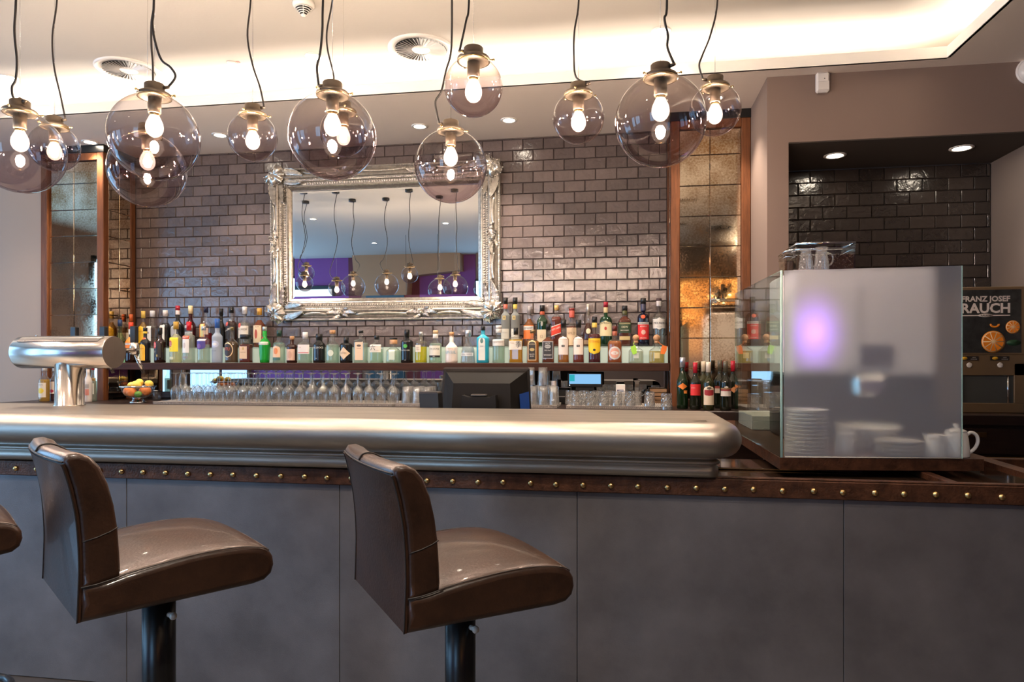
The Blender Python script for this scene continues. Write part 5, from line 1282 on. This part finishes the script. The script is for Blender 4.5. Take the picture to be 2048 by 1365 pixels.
# cut crystal tumblers with diamond facets
def cut_glass():
    rows = []; H = .096; nz, ns = 12, 32
    for j in range(nz+1):
        z = H*j/nz; base = .0365-.005*(j/nz)
        r = []
        for i in range(ns):
            a = 2*pi*i/ns; k = 1
            if 3 <= j <= 11: k = 1-.10*((i+j) % 4 == 0 or (i-j) % 4 == 0)
            if j < 3: k = 1-.03*(i % 2)
            r.append((base*k*cos(a), base*k*sin(a), z))
        rows.append(r)
    m = MB().grid(rows, smooth=False, close=True); m.add(rows[-1], [tuple(range(ns))], False)
    m.lathe([(.033, .001), (.028, H*.8), (.001, H*.8)], 16, cap=False)
    return m
cg = cut_glass().mesh('crystal_tumbler', M_CRYST)
for Y, pxs, nm in ((4.54, (1153, 1181, 1207, 1233, 1260, 1299), 'front'), (4.64, (1141, 1168, 1194, 1220, 1246, 1273), 'second')):
    for i, px_ in enumerate(pxs):
        q = at(px_, 800, Y); tag(link('crystal_tumbler', cg, None, (q.x, Y, ZG), (0, 0, random.random())), 'upturned cut crystal tumbler with diamond facets, %s from left in the %s row' % (ORD[i], nm), 'glass', 'cut crystal tumblers, %s row' % nm)
q = at(1333, 800, 4.50); tag(link('crystal_tumbler', cg, None, (q.x, 4.50, ZB+.001), (0, 0, .3), (1.05, 1.05, 1.1)), 'cut crystal tumbler standing lowest at the right end, beside the walnut post', 'glass')
tag(link('crystal_tumbler', cg, None, (q.x, 4.42+.0, ZB+.001), (0, 0, .3), (1, 1, 1)), 'cut crystal tumbler nearest the counter edge beside the walnut post', 'glass') if False else None
# ================================================================== THINGS UNDER THE SHELF
def small_monitor():
    p = at(1170, 741, 4.92)
    t = thing('order_monitor', 'small black touch monitor with a light blue lit screen under the shelf', 'monitor', (p.x, 4.92, ZB+.0005))
    c = .268; z = EYE-(757-HY)/F*4.85-ZB-.024
    mo = MB().bbox(-.125, .125, -.006, .02, z-.042, z+.06, .004).build('housing', M_BLACK, t)
    MB().box(-.113, .113, -.0075, -.0062, z-.018, z+.052).build('screen', emis('monitor_screen', (.20, .42, .68), .62), t)
    MB().box(-.111, -.074, -.0088, -.0078, z+.0, z+.048).build('screen_icon', emis('monitor_icon', (.03, .36, .42), .55), t)
    MB().sphere((-.11, -.007, z-.028), .003, 8, 5).build('power_light', emis('led', (.8, .9, 1), 2), t)
    MB().prism([(-.075, 0), (.075, 0), (.06, z-.02), (-.06, z-.02)], .005, .06).build('stand', M_BLACK, t)
    MB().bbox(-.13, .13, -.02, .09, 0, .018, .004).build('base', M_BLACK, t)
small_monitor()
def box_thing(name, label, cat, px, Y, w_, d_, z0, z1, mat, parts=None):
    p = at(px, 780, Y); t = thing(name, label, cat, (p.x, Y, ZB+.0005))
    MB().bbox(-w_/2, w_/2, -d_/2, d_/2, z0, z1, .003).build('body', mat, t); return t
t = box_thing('filter_box', 'white upright carton with dark print right of the small monitor', 'box', 1241, 4.86, .064, .05, 0, .150, M_WHITE)
MB().box(-.024, .022, -.0262, -.0255, .098, .112).build('print', gl((.05,.05,.12), .5), t)
MB().box(-.024, .020, -.0262, -.0255, .030, .034).build('print', gl((.3,.3,.3), .5), t)
MB().box(-.024, .010, -.0262, -.0255, .018, .022).build('print', gl((.3,.3,.3), .5), t)
t = thing('counter_tap', 'chrome upright mixer tap with a side lever behind the crystal tumblers', 'tap', (at(1274, 780, 4.95).x, 4.95, ZB+.0005))
MB().bbox(-.018, .018, -.018, .018, 0, .165, .003).build('column', M_CHROME, t)
MB().bbox(-.021, .021, -.05, .018, .165, .178, .003).build('spout', M_CHROME, t)
MB().cyl((-.019, 0, .035), (-.05, -.01, .035), .010, 12).build('valve', M_CHROME, t)
t = thing('milk_valve', 'small chrome swivel valve with bent lever right of the upright tap', 'tap', (at(1296, 780, 4.95).x, 4.95, ZB+.0005))
MB().lathe([(.022, 0), (.022, .03), (.014, .035), (.014, .07), (.02, .075), (.02, .09), (.001, .092)], 20).build('column', M_CHROME, t)
MB().tube([(-.012, 0, .06), (-.03, -.01, .075), (-.045, -.015, .062)], .005, 8).build('lever', M_CHROME, t)
t = thing('wooden_box', 'wooden slatted box at the right end under the shelf', 'box', (at(1316, 780, 5.08).x, 5.08, ZB+.0005))
for k_ in range(4): MB().bbox(-.06, .06, -.05, .05, .002+.028*k_, .027+.028*k_, .002).build('slat', pm('pale_wood', (.50, .30, .15), .5, var=.3, vscale=12, stretch=(.6, 6, 6)), t)
t = box_thing('receipt_printer', 'small cream card terminal with looped cable right of the small monitor', 'terminal', 1218, 4.95, .10, .08, 0, .045, gl((.62, .56, .46), .4))
MB().tube([(.05*cos(a*pi/10), -.045, .012+.03*abs(sin(a*pi/10))) for a in range(11)], .003, 6).build('cable', M_BLACK, t)
t = box_thing('black_printer', 'black receipt printer left of the small monitor', 'printer', 1122, 5.04, .10, .12, 0, .105, M_BLACK)
MB().box(-.035, .035, -.0615, -.0602, .05, .056).build('paper_slot', gl((.25,.25,.25), .4), t)
t = thing('paper_roll_stand', 'white paper roll on end left of the small monitor', 'paper roll', (at(1108, 780, 4.98).x, 4.98, ZB+.0005))
MB().lathe([(.018, 0), (.019, .002), (.019, .165), (.018, .167), (.001, .167)], 20).build('roll', M_WHITE, t)
t = thing('sponge_box', 'wooden tray leaning behind the ribbed tumblers', 'tray', (at(1086, 780, 5.06).x, 5.06, ZB+.0005))
MB().prism([(-.035, .10), (.035, .115), (.03, .075), (-.03, .07)], -.02, .02).build('tray', pm('pale_wood', (.5,.3,.15)), t)
MB().box(-.02, .02, -.012, .012, 0, .09).build('leg', M_BLACK, t)
t = thing('garnish_jar', 'glass jar with chrome lid beside the fruit bowl', 'jar', (at(313, 800, 4.98).x, 4.98, ZB+.0005))
MB().lathe([(.030, 0), (.033, .004), (.033, .06), (.028, .068)], 24).build('jar', M_CLEAR, t)
MB().lathe([(.030, .067), (.030, .080), (.001, .081)], 24).build('lid', M_CHROME, t)
# ================================================================== BIG MONITOR (back towards us)
p = at(964, 790, 3.22)
t = thing('till_monitor', 'large black till screen seen from behind, standing behind the bar top', 'monitor', (p.x, 3.22, .9005), radians(2))
Wt, Wb, zt_, zb_ = .435, .470, .398, .06
tb = MB()
def rr(w_, z0, z1, y0, y1): return [(-w_/2, y0, z0), (w_/2, y0, z0), (w_/2, y1, z1), (-w_/2, y1, z1)]
outer = [(-Wb/2, .10, zb_), (Wb/2, .10, zb_), (Wt/2, .150, zt_), (-Wt/2, .150, zt_)]
rim = [(-Wb/2, .075, zb_+.004), (Wb/2, .075, zb_+.004), (Wt/2, .126, zt_), (-Wt/2, .126, zt_)]
rim2 = [(-Wb/2+.010, .070, zb_+.012), (Wb/2-.010, .070, zb_+.012), (Wt/2-.012, .120, zt_-.012), (-Wt/2+.012, .120, zt_-.012)]
inner = [(-.150, -.045, zb_+.0), (.150, -.045, zb_+.0), (.138, -.012, .328), (-.138, -.012, .328)]
tb.add(outer+rim+rim2+inner, [(0,1,2,3)]+[(a+i, a+(i+1) % 4, a+4+(i+1) % 4, a+4+i) for a in (0, 4, 8) for i in range(4)]+[(12,13,14,15)], False)
PLAST = pm('till_plastic', (.007, .006, .005), .55, spec=.2)
tb.build('rear_shell', PLAST, t)
MB().prism([(-Wt/2-.003, zt_-.004), (Wt/2+.003, zt_-.004), (Wt/2-.006, zt_+.006), (-Wt/2+.006, zt_+.006)], .122, .155).build('top_edge', pm('till_edge', (.06, .048, .04), .5, spec=.3), t)
MB().prism([(-.092, .0), (.092, .0), (.080, .275), (.05, .266), (-.05, .266), (-.080, .275)], -.10, -.03).build('stand_neck', pm('till_neck', (.010, .009, .008), .5, spec=.25), t)
MB().bbox(-.04, .035, -.085, -.045, .268, .279, .003).build('neck_latch', gl((.04, .035, .03), .4), t)
MB().bbox(-.16, .16, -.11, .12, 0, .03, .006).build('base', PLAST, t)
def facet(s_, z):   # point on the right flank of the shell
    k = (z-zb_)/(zt_-zb_); ox, oy = Wb/2+(Wt/2-Wb/2)*k, .075+.051*k
    k2 = (z-zb_)/(.328-zb_); ix, iy = .150-.012*k2, -.045+.033*k2
    return (ix+(ox-ix)*s_+.003, iy+(oy-iy)*s_-.003, z)
MB().add([facet(.48, .10), facet(.93, .10), facet(.90, .285), facet(.42, .275)], [(0,1,2,3)], False).build('blue_side_panel', gl((.008, .05, .26), .3), t)
t = thing('card_reader', 'black slanted card reader box at the left of the till monitor', 'card reader', (at(880, 790, 3.12).x-.03, 3.12, .9005))
MB().prism([(-.035, .0), (.050, .0), (.036, .285), (-.055, .285)], -.06, .02).build('body', gl((.012, .011, .010), .35), t)
MB().prism([(-.056, .285), (.036, .285), (.030, .292), (-.052, .292)], -.056, .02).build('lid', gl((.05, .042, .036), .4), t)
# ================================================================== BEER TAP
tz = 1.1205; bx = -2.635; by = 2.92
t = thing('beer_tap_tower', 'brushed steel barrel-shaped beer tap tower standing on the bar top at left', 'beer tap', (bx, by, tz))
tc = .258; r = .078
MB().lathe([(.067, 0), (.067, .004), (.063, .006), (.062, .20)], 40).build('pedestal', M_STEELV, t)
L0, L1 = -.262, .240
brl = MB().lathe([(r-.002, L0), (r, L0+.003), (r, L1-.003), (r-.002, L1)], 48, cap=False).xf(Matrix.Translation((0, 0, tc)) @ Matrix.Rotation(pi/2, 4, 'Y')).build('barrel', M_STEEL, t)
for x in (L0, L1):
    MB().lathe([(r-.004, -.002), (r-.002, 0), (r-.002, .002), (.001, .0025)] if x > 0 else [(r-.004, .002), (r-.002, 0), (r-.002, -.002), (.001, -.0025)], 40, cap=False, smooth=False).xf(Matrix.Translation((x, 0, tc)) @ Matrix.Rotation(pi/2, 4, 'Y')).build('end_cap', M_STEELD, t)
cov = MB()   # cover plate on top with a seam
rows = []
for i in range(13):
    a = radians(52+i*76/12*1.0); a = radians(140-i*8.2)
    rows.append([(x, -(r+.0015)*cos(a)*-1 if False else (r+.0015)*cos(a), tc+(r+.0015)*sin(a)) for x in (L0+.03, L1-.035)])
cov.grid(rows).build('cover_plate', M_STEEL, t)
a = radians(140); MB().tube([(L0+.03, (r+.0015)*cos(a), tc+(r+.0015)*sin(a)), (L1-.04, (r+.0015)*cos(a), tc+(r+.0015)*sin(a)), (L1-.02, (r+.0015)*cos(radians(118)), tc+(r+.0015)*sin(radians(118)))], .0012, 5).build('plate_seam', gl((.06,.05,.045), .4), t)
for x in (L0+.07, L0+.23, L0+.39):
    a = radians(137); MB().sphere((x, (r+.001)*cos(a), tc+(r+.001)*sin(a)), .003, 8, 5).build('screw', M_STEELD, t)
MB().sphere((L0+.08, .0, tc+r+.004), .005, 8, 6).build('screw', M_CHROME, t)
for x in (-.150, .018, .192):
    f_ = MB().cyl((x, r-.006, tc+.01), (x, .185, tc+.01), .013, 14)
    f_.lathe([(.018, -.022), (.023, -.014), (.023, .012), (.017, .040), (.015, .042)], 18, c=(x, .20, tc+.01))
    fo = f_.build('faucet', M_STEELV, t)
    MB().cyl((x+.004, .205, tc-.008), (x+.034, .225, tc-.105), .0095, 12, .0085).build('spout', M_STEELV, fo)
    hh = MB().cyl((x, .20, tc+.04), (x, .198, tc+.06), .007, 10); hh.build('lever', M_STEELV, fo)
    MB().bbox(x-.017, x+.017, .186, .212, tc+.050, tc+.135, .004).build('handle', M_BLACK, fo)
# ================================================================== ON THE SERVING PLATFORM
zp = ZP+.0006
plm = MB().lathe([(.045, 0), (.047, .003), (.060, .005), (.078, .0115), (.0785, .0135), (.074, .0125), (.058, .0075), (.001, .007)], 36).mesh('plate', M_PORC)
pp = at(1614, 900, 2.82)
for i in range(12):
    tag(link('plate', plm, None, (pp.x+random.uniform(-.0015, .0015), 2.822+random.uniform(-.001, .001), zp+.0148*i), None, (1.03, 1.03, 1.0)), 'white saucer in the tall stack behind the frosted pane, %s from the bottom' % ORD[i], 'plate', 'tall stack of white saucers behind the frosted glass')
pp = at(1797, 900, 2.862)
for i in range(4):
    tag(link('plate', plm, None, (pp.x, 2.862, zp+.0148*i), None, (1.05, 1.05, 1)), 'white saucer in the low stack behind the frosted pane, %s from the bottom' % ORD[i], 'plate', 'low stack of white saucers behind the frosted glass')
pp = at(1735, 880, 3.06)
t = tag(link('serving_bowl', MB().lathe([(.06, 0), (.08, .01), (.13, .05), (.165, .10), (.168, .102), (.16, .10), (.125, .053), (.07, .015), (.001, .012)], 40).mesh('serving_bowl', M_PORC), None, (pp.x, 3.06, zp), None, (.78, .78, .9)), 'wide white bowl behind the low saucer stack, seen through the frosted pane', 'bowl')
def jug(label, px, Y, h, R, handle=0, lid=False, spout=0, name='milk_jug', cat='jug'):
    p = at(px, 900, Y); t = thing(name, label, cat, (p.x, Y, zp))
    MB().lathe([(R*.96, 0), (R, .004), (R*.98, h*.3), (R*.90, h*.7), (R*.80, h*.97), (R*.78, h), (R*.74, h*.98), (R*.88, h*.3), (.001, .006)], 32).build('body', M_PORC, t)
    if handle:
        pts = [(handle*R*.80, 0, h*.86), (handle*R*1.15, 0, h*.97), (handle*R*1.55, 0, h*.86), (handle*R*1.66, 0, h*.62), (handle*R*1.45, 0, h*.35), (handle*R*.96, 0, h*.13)]
        MB().tube(smooth_path(pts, 5), .0065, 10).build('handle', M_PORC, t)
    if spout:
        MB().prism([(spout*R*.6, h*.9), (spout*R*.6, h), (spout*R*1.1, h*1.04), (spout*R*.85, h*.8)], -.008, .008).build('spout', M_PORC, t)
    if lid:
        l = MB().lathe([(R*.80, h), (R*.78, h+.004), (R*.4, h+.012), (.006, h+.014)], 28); l.build('lid', M_PORC, t)
        MB().sphere((0, 0, h+.022), .010, 14, 8).build('lid_knob', M_PORC, t)
    return t
jug('small white milk jug with a beak, left of the lidded pot', 1870, 2.835, .084, .040, 0, False, -1)
jug('white lidded pot whose round handle sticks out right of the glass screen', 1912, 2.842, .096, .046, 1, True, 0, 'sugar_pot', 'pot')
t = jug('white sauce pot with dark ladle behind the frosted pane', 1690, 2.84, .085, .040, 0, False, 0, 'sauce_pot', 'pot')
MB().tube([(.0, 0, .02), (-.05, .0, .105), (-.09, .0, .15)], .005, 8).build('ladle', gl((.10,.10,.10), .3), t)
# white tray at the rear, seen through the clear pane
pp = at(1512, 850, 3.75)
t = thing('white_tray', 'white rectangular tray at the rear end of the serving platform', 'tray', (.80, 3.95, zp))
MB().bbox(-.11, .11, -.20, .20, 0, .008, .003).build('bottom', M_PORC, t)
for (a_, b_, c_, d_) in ((-.11, -.102, -.2, .2), (.102, .11, -.2, .2), (-.102, .102, -.2, -.192), (-.102, .102, .192, .2)):
    MB().bbox(a_, b_, c_, d_, .008, .075, .002).build('side', M_PORC, t)
# coffee machine
cx0, cx1 = .76, 1.36
t = thing('coffee_machine', 'coffee machine with bean hoppers on top behind the frosted glass, violet glow added', 'coffee machine', ((cx0+cx1)/2, 3.20, zp))
hwx = (cx1-cx0)/2
MB().bbox(-hwx, hwx, .0, .46, .0, .30, .01).build('lower_body', M_BLACK, t)
MB().bbox(-hwx, hwx, .0, .46, .301, .775, .012).build('upper_body', pm('machine_steel', (.80, .76, .76), .5, metal=.2), t)
VM, nt, out = nodes('violet_glow')   # added panel; a fading violet glow is put into its emission
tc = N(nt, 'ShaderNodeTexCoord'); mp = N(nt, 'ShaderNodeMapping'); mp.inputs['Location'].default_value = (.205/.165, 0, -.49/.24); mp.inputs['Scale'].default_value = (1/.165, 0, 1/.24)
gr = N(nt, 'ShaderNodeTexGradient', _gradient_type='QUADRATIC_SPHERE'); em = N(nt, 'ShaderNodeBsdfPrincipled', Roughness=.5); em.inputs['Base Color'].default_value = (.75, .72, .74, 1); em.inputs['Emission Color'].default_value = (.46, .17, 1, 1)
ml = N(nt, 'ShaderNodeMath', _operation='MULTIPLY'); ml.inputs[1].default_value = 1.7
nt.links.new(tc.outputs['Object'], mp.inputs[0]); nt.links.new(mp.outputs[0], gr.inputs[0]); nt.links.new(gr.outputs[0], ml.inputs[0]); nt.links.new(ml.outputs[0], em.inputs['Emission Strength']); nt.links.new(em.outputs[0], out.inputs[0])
MB().bbox(-hwx+.005, -.02, -.008, -.001, .33, .71, .004).build('added_glow_panel', VM, t)
MB().bbox(-.02, .12, -.010, -.001, .34, .44, .004).build('display', gl((.10, .09, .12), .15), t)
MB().bbox(-.05, .07, -.07, -.001, .22, .30, .01).build('outlet', M_CHROME, t)
MB().bbox(-hwx+.02, hwx-.02, -.004, 0, .0005, .03, .004).build('drip_tray', M_STEELD, t)
BEAN = pm('coffee_beans', (.045, .020, .010), .35)
M_HOP = glass((.95, .96, .96), 1.5, edge=.2, name='hopper_glass')
def hopper(x0, x1, y0, y1, h, fill):
    b = .7755
    ho = MB()
    ho.box(x0, x1, y0, y0+.004, b, b+h); ho.box(x0, x1, y1-.004, y1, b, b+h); ho.box(x0, x0+.004, y0, y1, b, b+h); ho.box(x1-.004, x1, y0, y1, b, b+h)
    o = ho.build('hopper', M_HOP, t)
    MB().bbox(x0-.003, x1+.003, y0-.003, y1+.003, b+h, b+h+.016, .003).build('hopper_lid', M_HOP, t)
    MB().tube([(x0, y0, b+h+.014), (x1, y0, b+h+.014), (x1, y1, b+h+.014), (x0, y1, b+h+.014)], .0045, 6, closed=True).build('lid_rim', M_CHROME, t)
    MB().tube([(x0, y0, b+h-.012), (x1, y0, b+h-.012), (x1, y1, b+h-.012), (x0, y1, b+h-.012)], .0025, 6, closed=True).build('lid_rim', M_CHROME, t)
    m = MB(); random.seed(3)
    m.box(x0+.006, x1-.006, y0+.006, y1-.006, b, b+fill-.008)
    for i in range(520):
        x, y = random.uniform(x0+.010, x1-.010), random.choice((random.uniform(y0+.008, y1-.008), y0+.009))
        z = b+random.uniform(.004, fill+.008*sin((x-x0)*40)) if y < y0+.012 else b+fill+random.uniform(-.008, .006)
        m.sphere((x, y, z), .0058, 6, 4, sx=random.uniform(.7, 1.2), sz=random.uniform(.7, 1))
    q = m.build('coffee_beans', BEAN, o); q['kind'] = 'stuff'
hopper(-.255, .000, .10, .29, .118, .078)
hopper(-.299, -.261, .10, .25, .085, .045)
cup = MB().lathe([(.032, 0), (.030, .035), (.024, .075), (.021, .088), (.026, .094), (.030, .097), (.027, .1), (.001, .098)], 24, cap=False).mesh('cup_body', M_CUP)
for i, (px_, Y, lb) in enumerate(((1612, 3.262, 'glass coffee cup upturned on the machine, left of two'), (1643, 3.225, 'glass coffee cup with handle upturned on the machine, right of two'))):
    q = at(px_, 500, Y)
    c_ = thing('glass_cup', lb, 'glass cup', (q.x, Y, zp+.7755), 0, 'glass cups on the coffee machine')
    link('body', cup, c_)
    MB().tube(smooth_path([(.026, 0, .075), (.044, 0, .066), (.048, 0, .045), (.042, 0, .026), (.030, 0, .020)], 5), .0035, 8).build('handle', M_CUP, c_)
# ================================================================== JUICE DISPENSER
x0, x1 = 2.035, 2.405; y0 = 4.52
t = thing('juice_dispenser', 'tall brown juice dispenser with an orange picture panel in the niche', 'juice dispenser', ((x0+x1)/2, y0, ZB+.0005))
hw = (x1-x0)/2; Hd = .765
BRN = pm('bronze_paint', (.20, .135, .075), .4, metal=.3)
MB().bbox(-hw, hw, .0, .40, .16*0+.0, .060, .004).build('lower_panel', BRN, t)
MB().bbox(-hw, hw, .02, .40, .060, Hd, .004).build('housing', BRN, t)
MB().bbox(-hw, -hw+.03, 0, .02, .060, .300, .002).build('frame_side', BRN, t)
MB().bbox(hw-.055, hw, 0, .02, .060, .300, .002).build('frame_side', BRN, t)
MB().bbox(-hw, hw, 0, .02, .227, .353, .002).build('button_panel', BRN, t)
MB().box(-hw+.03, hw-.055, .012, .0195, .060, .227).build('bay', gl((.07, .075, .07), .12), t)
MB().tube([(hw-.085, .008, .062), (hw-.085, .008, .225)], .006, 8).build('pipe', M_CHROME, t)
MB().bbox(-hw, hw, -.002, .02, .353, Hd, .003).build('door_frame', BRN, t)
PAN = pm('chalkboard_print', (.028, .030, .030), .3, var=.5, vscale=18)
pn = MB().box(-hw+.012, hw-.018, -.0045, -.002, .365, Hd-.018); pno = pn.build('picture_panel', PAN, t)
flat_text('FRANZ JOSEF', .046, paper((.62, .56, .52)), pno, (-.03, -.0055, .690), maxw=.27, bold=True)
flat_text('RAUCH', .095, paper((.70, .64, .60)), pno, (-.03, -.0055, .632), maxw=.27, bold=True)
MB().box(-.165, .105, -.0058, -.0048, .588, .594).build('rule', paper((.66, .60, .56)), pno)
MB().lathe([(.026, 0), (.026, .001)], 20).xf(Matrix.Translation((-.03, -.0052, .591)) @ Matrix.Rotation(pi/2, 4, 'X') @ Matrix.Diagonal((1.6, .42, 1, 1))).build('badge', paper((.6, .56, .52)), pno)
flat_text('RAUCH', .017, paper((.05, .05, .05)), pno, (-.03, -.0072, .591))
def orange_slice(x, z, R_, tilt=0):
    def disc(r0, y, mat, nm, seg=36):
        MB().lathe([(r0, 0), (r0, .0008)], seg).xf(Matrix.Translation((x, y, z)) @ Matrix.Rotation(pi/2, 4, 'X')).build(nm, mat, pno)
    disc(R_, -.0050, paper((.85, .30, .02)), 'orange_rind'); disc(R_*.92, -.0056, paper((.86, .66, .40)), 'orange_pith')
    m = MB()
    for i in range(10):
        a0 = 2*pi*i/10+.05+tilt; a1 = 2*pi*(i+1)/10-.05+tilt
        am = (a0+a1)/2
        pts = [(.12*R_*cos(am), .12*R_*sin(am))]+[(.86*R_*cos(a0+(a1-a0)*k/5), .86*R_*sin(a0+(a1-a0)*k/5)) for k in range(6)]
        m.add([(x+p_[0], -.0069, z+p_[1]) for p_ in pts], [tuple(range(7))], False)
    m.build('orange_segments', paper((.90, .26, .01)), pno, recalc=False)
orange_slice(.012, .432, .066); orange_slice(.120, .520, .040, .3)
MB().tube([(.02+.022*cos(a), -.006, .535+.014*sin(a*1.0)) for a in [pi*.9+i*pi*1.2/10 for i in range(11)]], .006, 6).build('peel_curl', paper((.85, .28, .02)), pno)
MB().lathe([(.03, 0), (.03, .0008)], 20).xf(Matrix.Translation((.125, -.0046, .425)) @ Matrix.Rotation(pi/2, 4, 'X') @ Matrix.Diagonal((1.3, .6, 1, 1))).build('leaf_print', paper((.02, .07, .03)), pno)
for x in (-.118, .052):
    MB().box(x-.055, x+.05, -.003, -.0005, .318, .344).build('flavour_plate', gl((.02, .018, .016), .3), t)
    MB().lathe([(.014, 0), (.014, .0008)], 18).xf(Matrix.Translation((x-.028, -.0032, .331)) @ Matrix.Rotation(pi/2, 4, 'X') @ Matrix.Diagonal((1.2, .7, 1, 1))).build('fruit_print', paper((.85, .48, .03)), t)
    flat_text('100%', .010, paper((.7, .66, .6)), t, (x+.024, -.0042, .335)); flat_text('ORANGE', .009, paper((.7, .66, .6)), t, (x+.024, -.0042, .325))
    b = MB().lathe([(.016, 0), (.016, .003), (.012, .005), (.001, .0052)], 24).xf(Matrix.Translation((x, 0, .290)) @ Matrix.Rotation(pi/2, 4, 'X')).build('button', M_WHITE, t)
ky = MB().cyl((hw, .06, .292), (hw+.012, .06, .292), .006, 10); ky.build('lock', M_CHROME, t)
MB().tube([(hw+.012, .055, .292), (hw+.017, .05, .285), (hw+.016, .05, .262)], .003, 6).build('key', M_CHROME, t)
# ================================================================== THINGS BEHIND THE CAMERA, SEEN IN THE MIRRORS
t = thing('light_sign', 'pale lit panel with handwriting on the purple wall, reflected in the framed mirror', 'sign', (-6.62, YF+.022, 0))
MB().bbox(-.62, .62, 0, .06, 1.45, 2.68, .006).build('frame', M_BLACK, t)
MB().box(-.55, .55, .0605, .064, 1.52, 2.60).build('panel', emis('sign_face', (.72, .88, .86), .75), t)
flat_text('Wo wir', .30, paper((.01, .01, .02)), t, (-.12, .068, 2.22), (pi/2, 0, pi))
t = thing('bookcase', 'shelf of coloured boxes under the tan bulkhead, reflected in the framed mirror', 'bookcase', (-4.9, YF+.022, 0))
MB().bbox(-.42, .42, 0, .04, 0, 2.3, .004).build('back_panel', gl((.03, .08, .12), .4), t)
for i, c_ in enumerate([(.5,.35,.12), (.03,.16,.24), (.03,.16,.24), (.5,.33,.12), (.03,.16,.24)]):
    MB().bbox(-.40+.16*i, -.26+.16*i, .04, .30, 1.7, 2.25-.04*i, .004).build('box', gl(c_, .5), t)
MB().bbox(-.42, .42, .04, .32, 1.66, 1.70, .003).build('shelf', M_DWOOD, t)
t = thing('sunburst_sign', 'orange sunburst sign with arched lettering in a black frame, reflected in the golden mirror column', 'sign', (1.67, YF+.022, 0))
MB().bbox(-.60, .62, 0, .05, 1.35, 2.92, .006).build('frame', M_BLACK, t)
sg = MB().box(-.52, .54, .051, .056, 1.43, 2.84).build('panel', emis('sunburst_face', (.90, .42, .12), .75), t)
ry = MB()
for i in range(12):
    a0 = 2*pi*i/12; a1 = a0+pi/12
    pts = [(0, 0)]
    def clip(a):
        dx, dz = cos(a), sin(a); k = min((.53/abs(dx)) if abs(dx) > 1e-6 else 9, (.70/abs(dz)) if abs(dz) > 1e-6 else 9); return (dx*k*.98+.0, dz*k*.98)
    q0, q1 = clip(a0), clip(a1)
    ry.add([(0, .058, 2.13), (q0[0], .058, 2.13+q0[1]), (q1[0], .058, 2.13+q1[1])], [(0, 1, 2)], False)
ry.build('rays', emis('sunburst_rays', (.75, .28, .07), .7), t, recalc=False)
word = 'WÜNSCHE'
for i, ch in enumerate(word):
    a = radians(62-i*17); vs, fs, w_ = text_mesh(ch); rr_ = .36; m = MB()
    ca, sa = cos(-(pi/2-a)), sin(-(pi/2-a))
    out_ = []
    # seen from the room the sign reads left to right, so local x is mirrored onto the wall
    aa = pi/2-radians(62-i*17)-0.0
    th_ = radians(-62+i*17)
    for v in vs:
        x_, z_ = v[0]*.17, v[1]*.17+rr_
        X_ = x_*cos(th_)+z_*sin(th_); Z_ = -x_*sin(th_)+z_*cos(th_)
        out_.append((-X_, .062, Z_+2.02))
    m.add(out_, fs, False).build('lettering', paper((.02, .015, .01)), t, recalc=False)
t = thing('cluster_lamp', 'round black canopy with clustered black tube lamps, reflected in the golden mirror column', 'pendant lamp', (1.42, -.55, ZC))
MB().lathe([(.20, 0), (.20, -.03), (.001, -.03)], 32).build('canopy', M_BLACK, t)
for i in range(9):
    a = i*2.4; rr_ = .05+.012*i; x, y = rr_*cos(a), rr_*sin(a); zl = -.86-.04*(i % 4)
    MB().cyl((x, y, -.03), (x, y, zl), .003, 6).build('cord', M_BLACK, t)
    lm = MB().lathe([(.008, zl+.03), (.030, zl+.02), (.030, zl-.13), (.026, zl-.13)], 16, c=(x, y, 0)).build('lamp_tube', M_BLACK, t)
    MB().sphere((x, y, zl-.125), .018, 10, 8).build('bulb', emis('amber_bulb', (1, .6, .25), 14), lm)
t = thing('amber_lamp', 'broad amber glass lamp reflected at the bottom right of the framed mirror, left one', 'pendant lamp', (-3.55, -.7, 2.02))
am = MB().lathe([(.02, .10), (.10, .07), (.15, 0), (.13, -.06)], 28, cap=False).mesh('shade', glass((.75, .5, .28), 1.7, name='amber_glass'))
abm = MB().sphere((0, 0, -.01), .03, 12, 8).mesh('bulb', emis('amber_bulb', (1, .6, .25), 14))
def amber(t):
    link('shade', am, t); link('bulb', abm, t); MB().cyl((0, 0, .10), (0, 0, ZC-2.02), .003, 6).build('cord', M_BLACK, t)
amber(t)
t = thing('amber_lamp', 'broad amber glass lamp reflected at the bottom right of the framed mirror, right one', 'pendant lamp', (-3.0, -.7, 2.02)); amber(t)
for (x, y) in ((.80, 1.3), (.84, -.1)):
    t = thing('slot_vent', 'black slotted ceiling vent reflected in the golden mirror column, %s one' % ('upper' if y > 1 else 'lower'), 'air vent', (x, y, ZC))
    for i in range(9): MB().box(-.13+.028*i, -.116+.028*i, -.07, .07, -.006, -.0005).build('slot', M_BLACK, t)
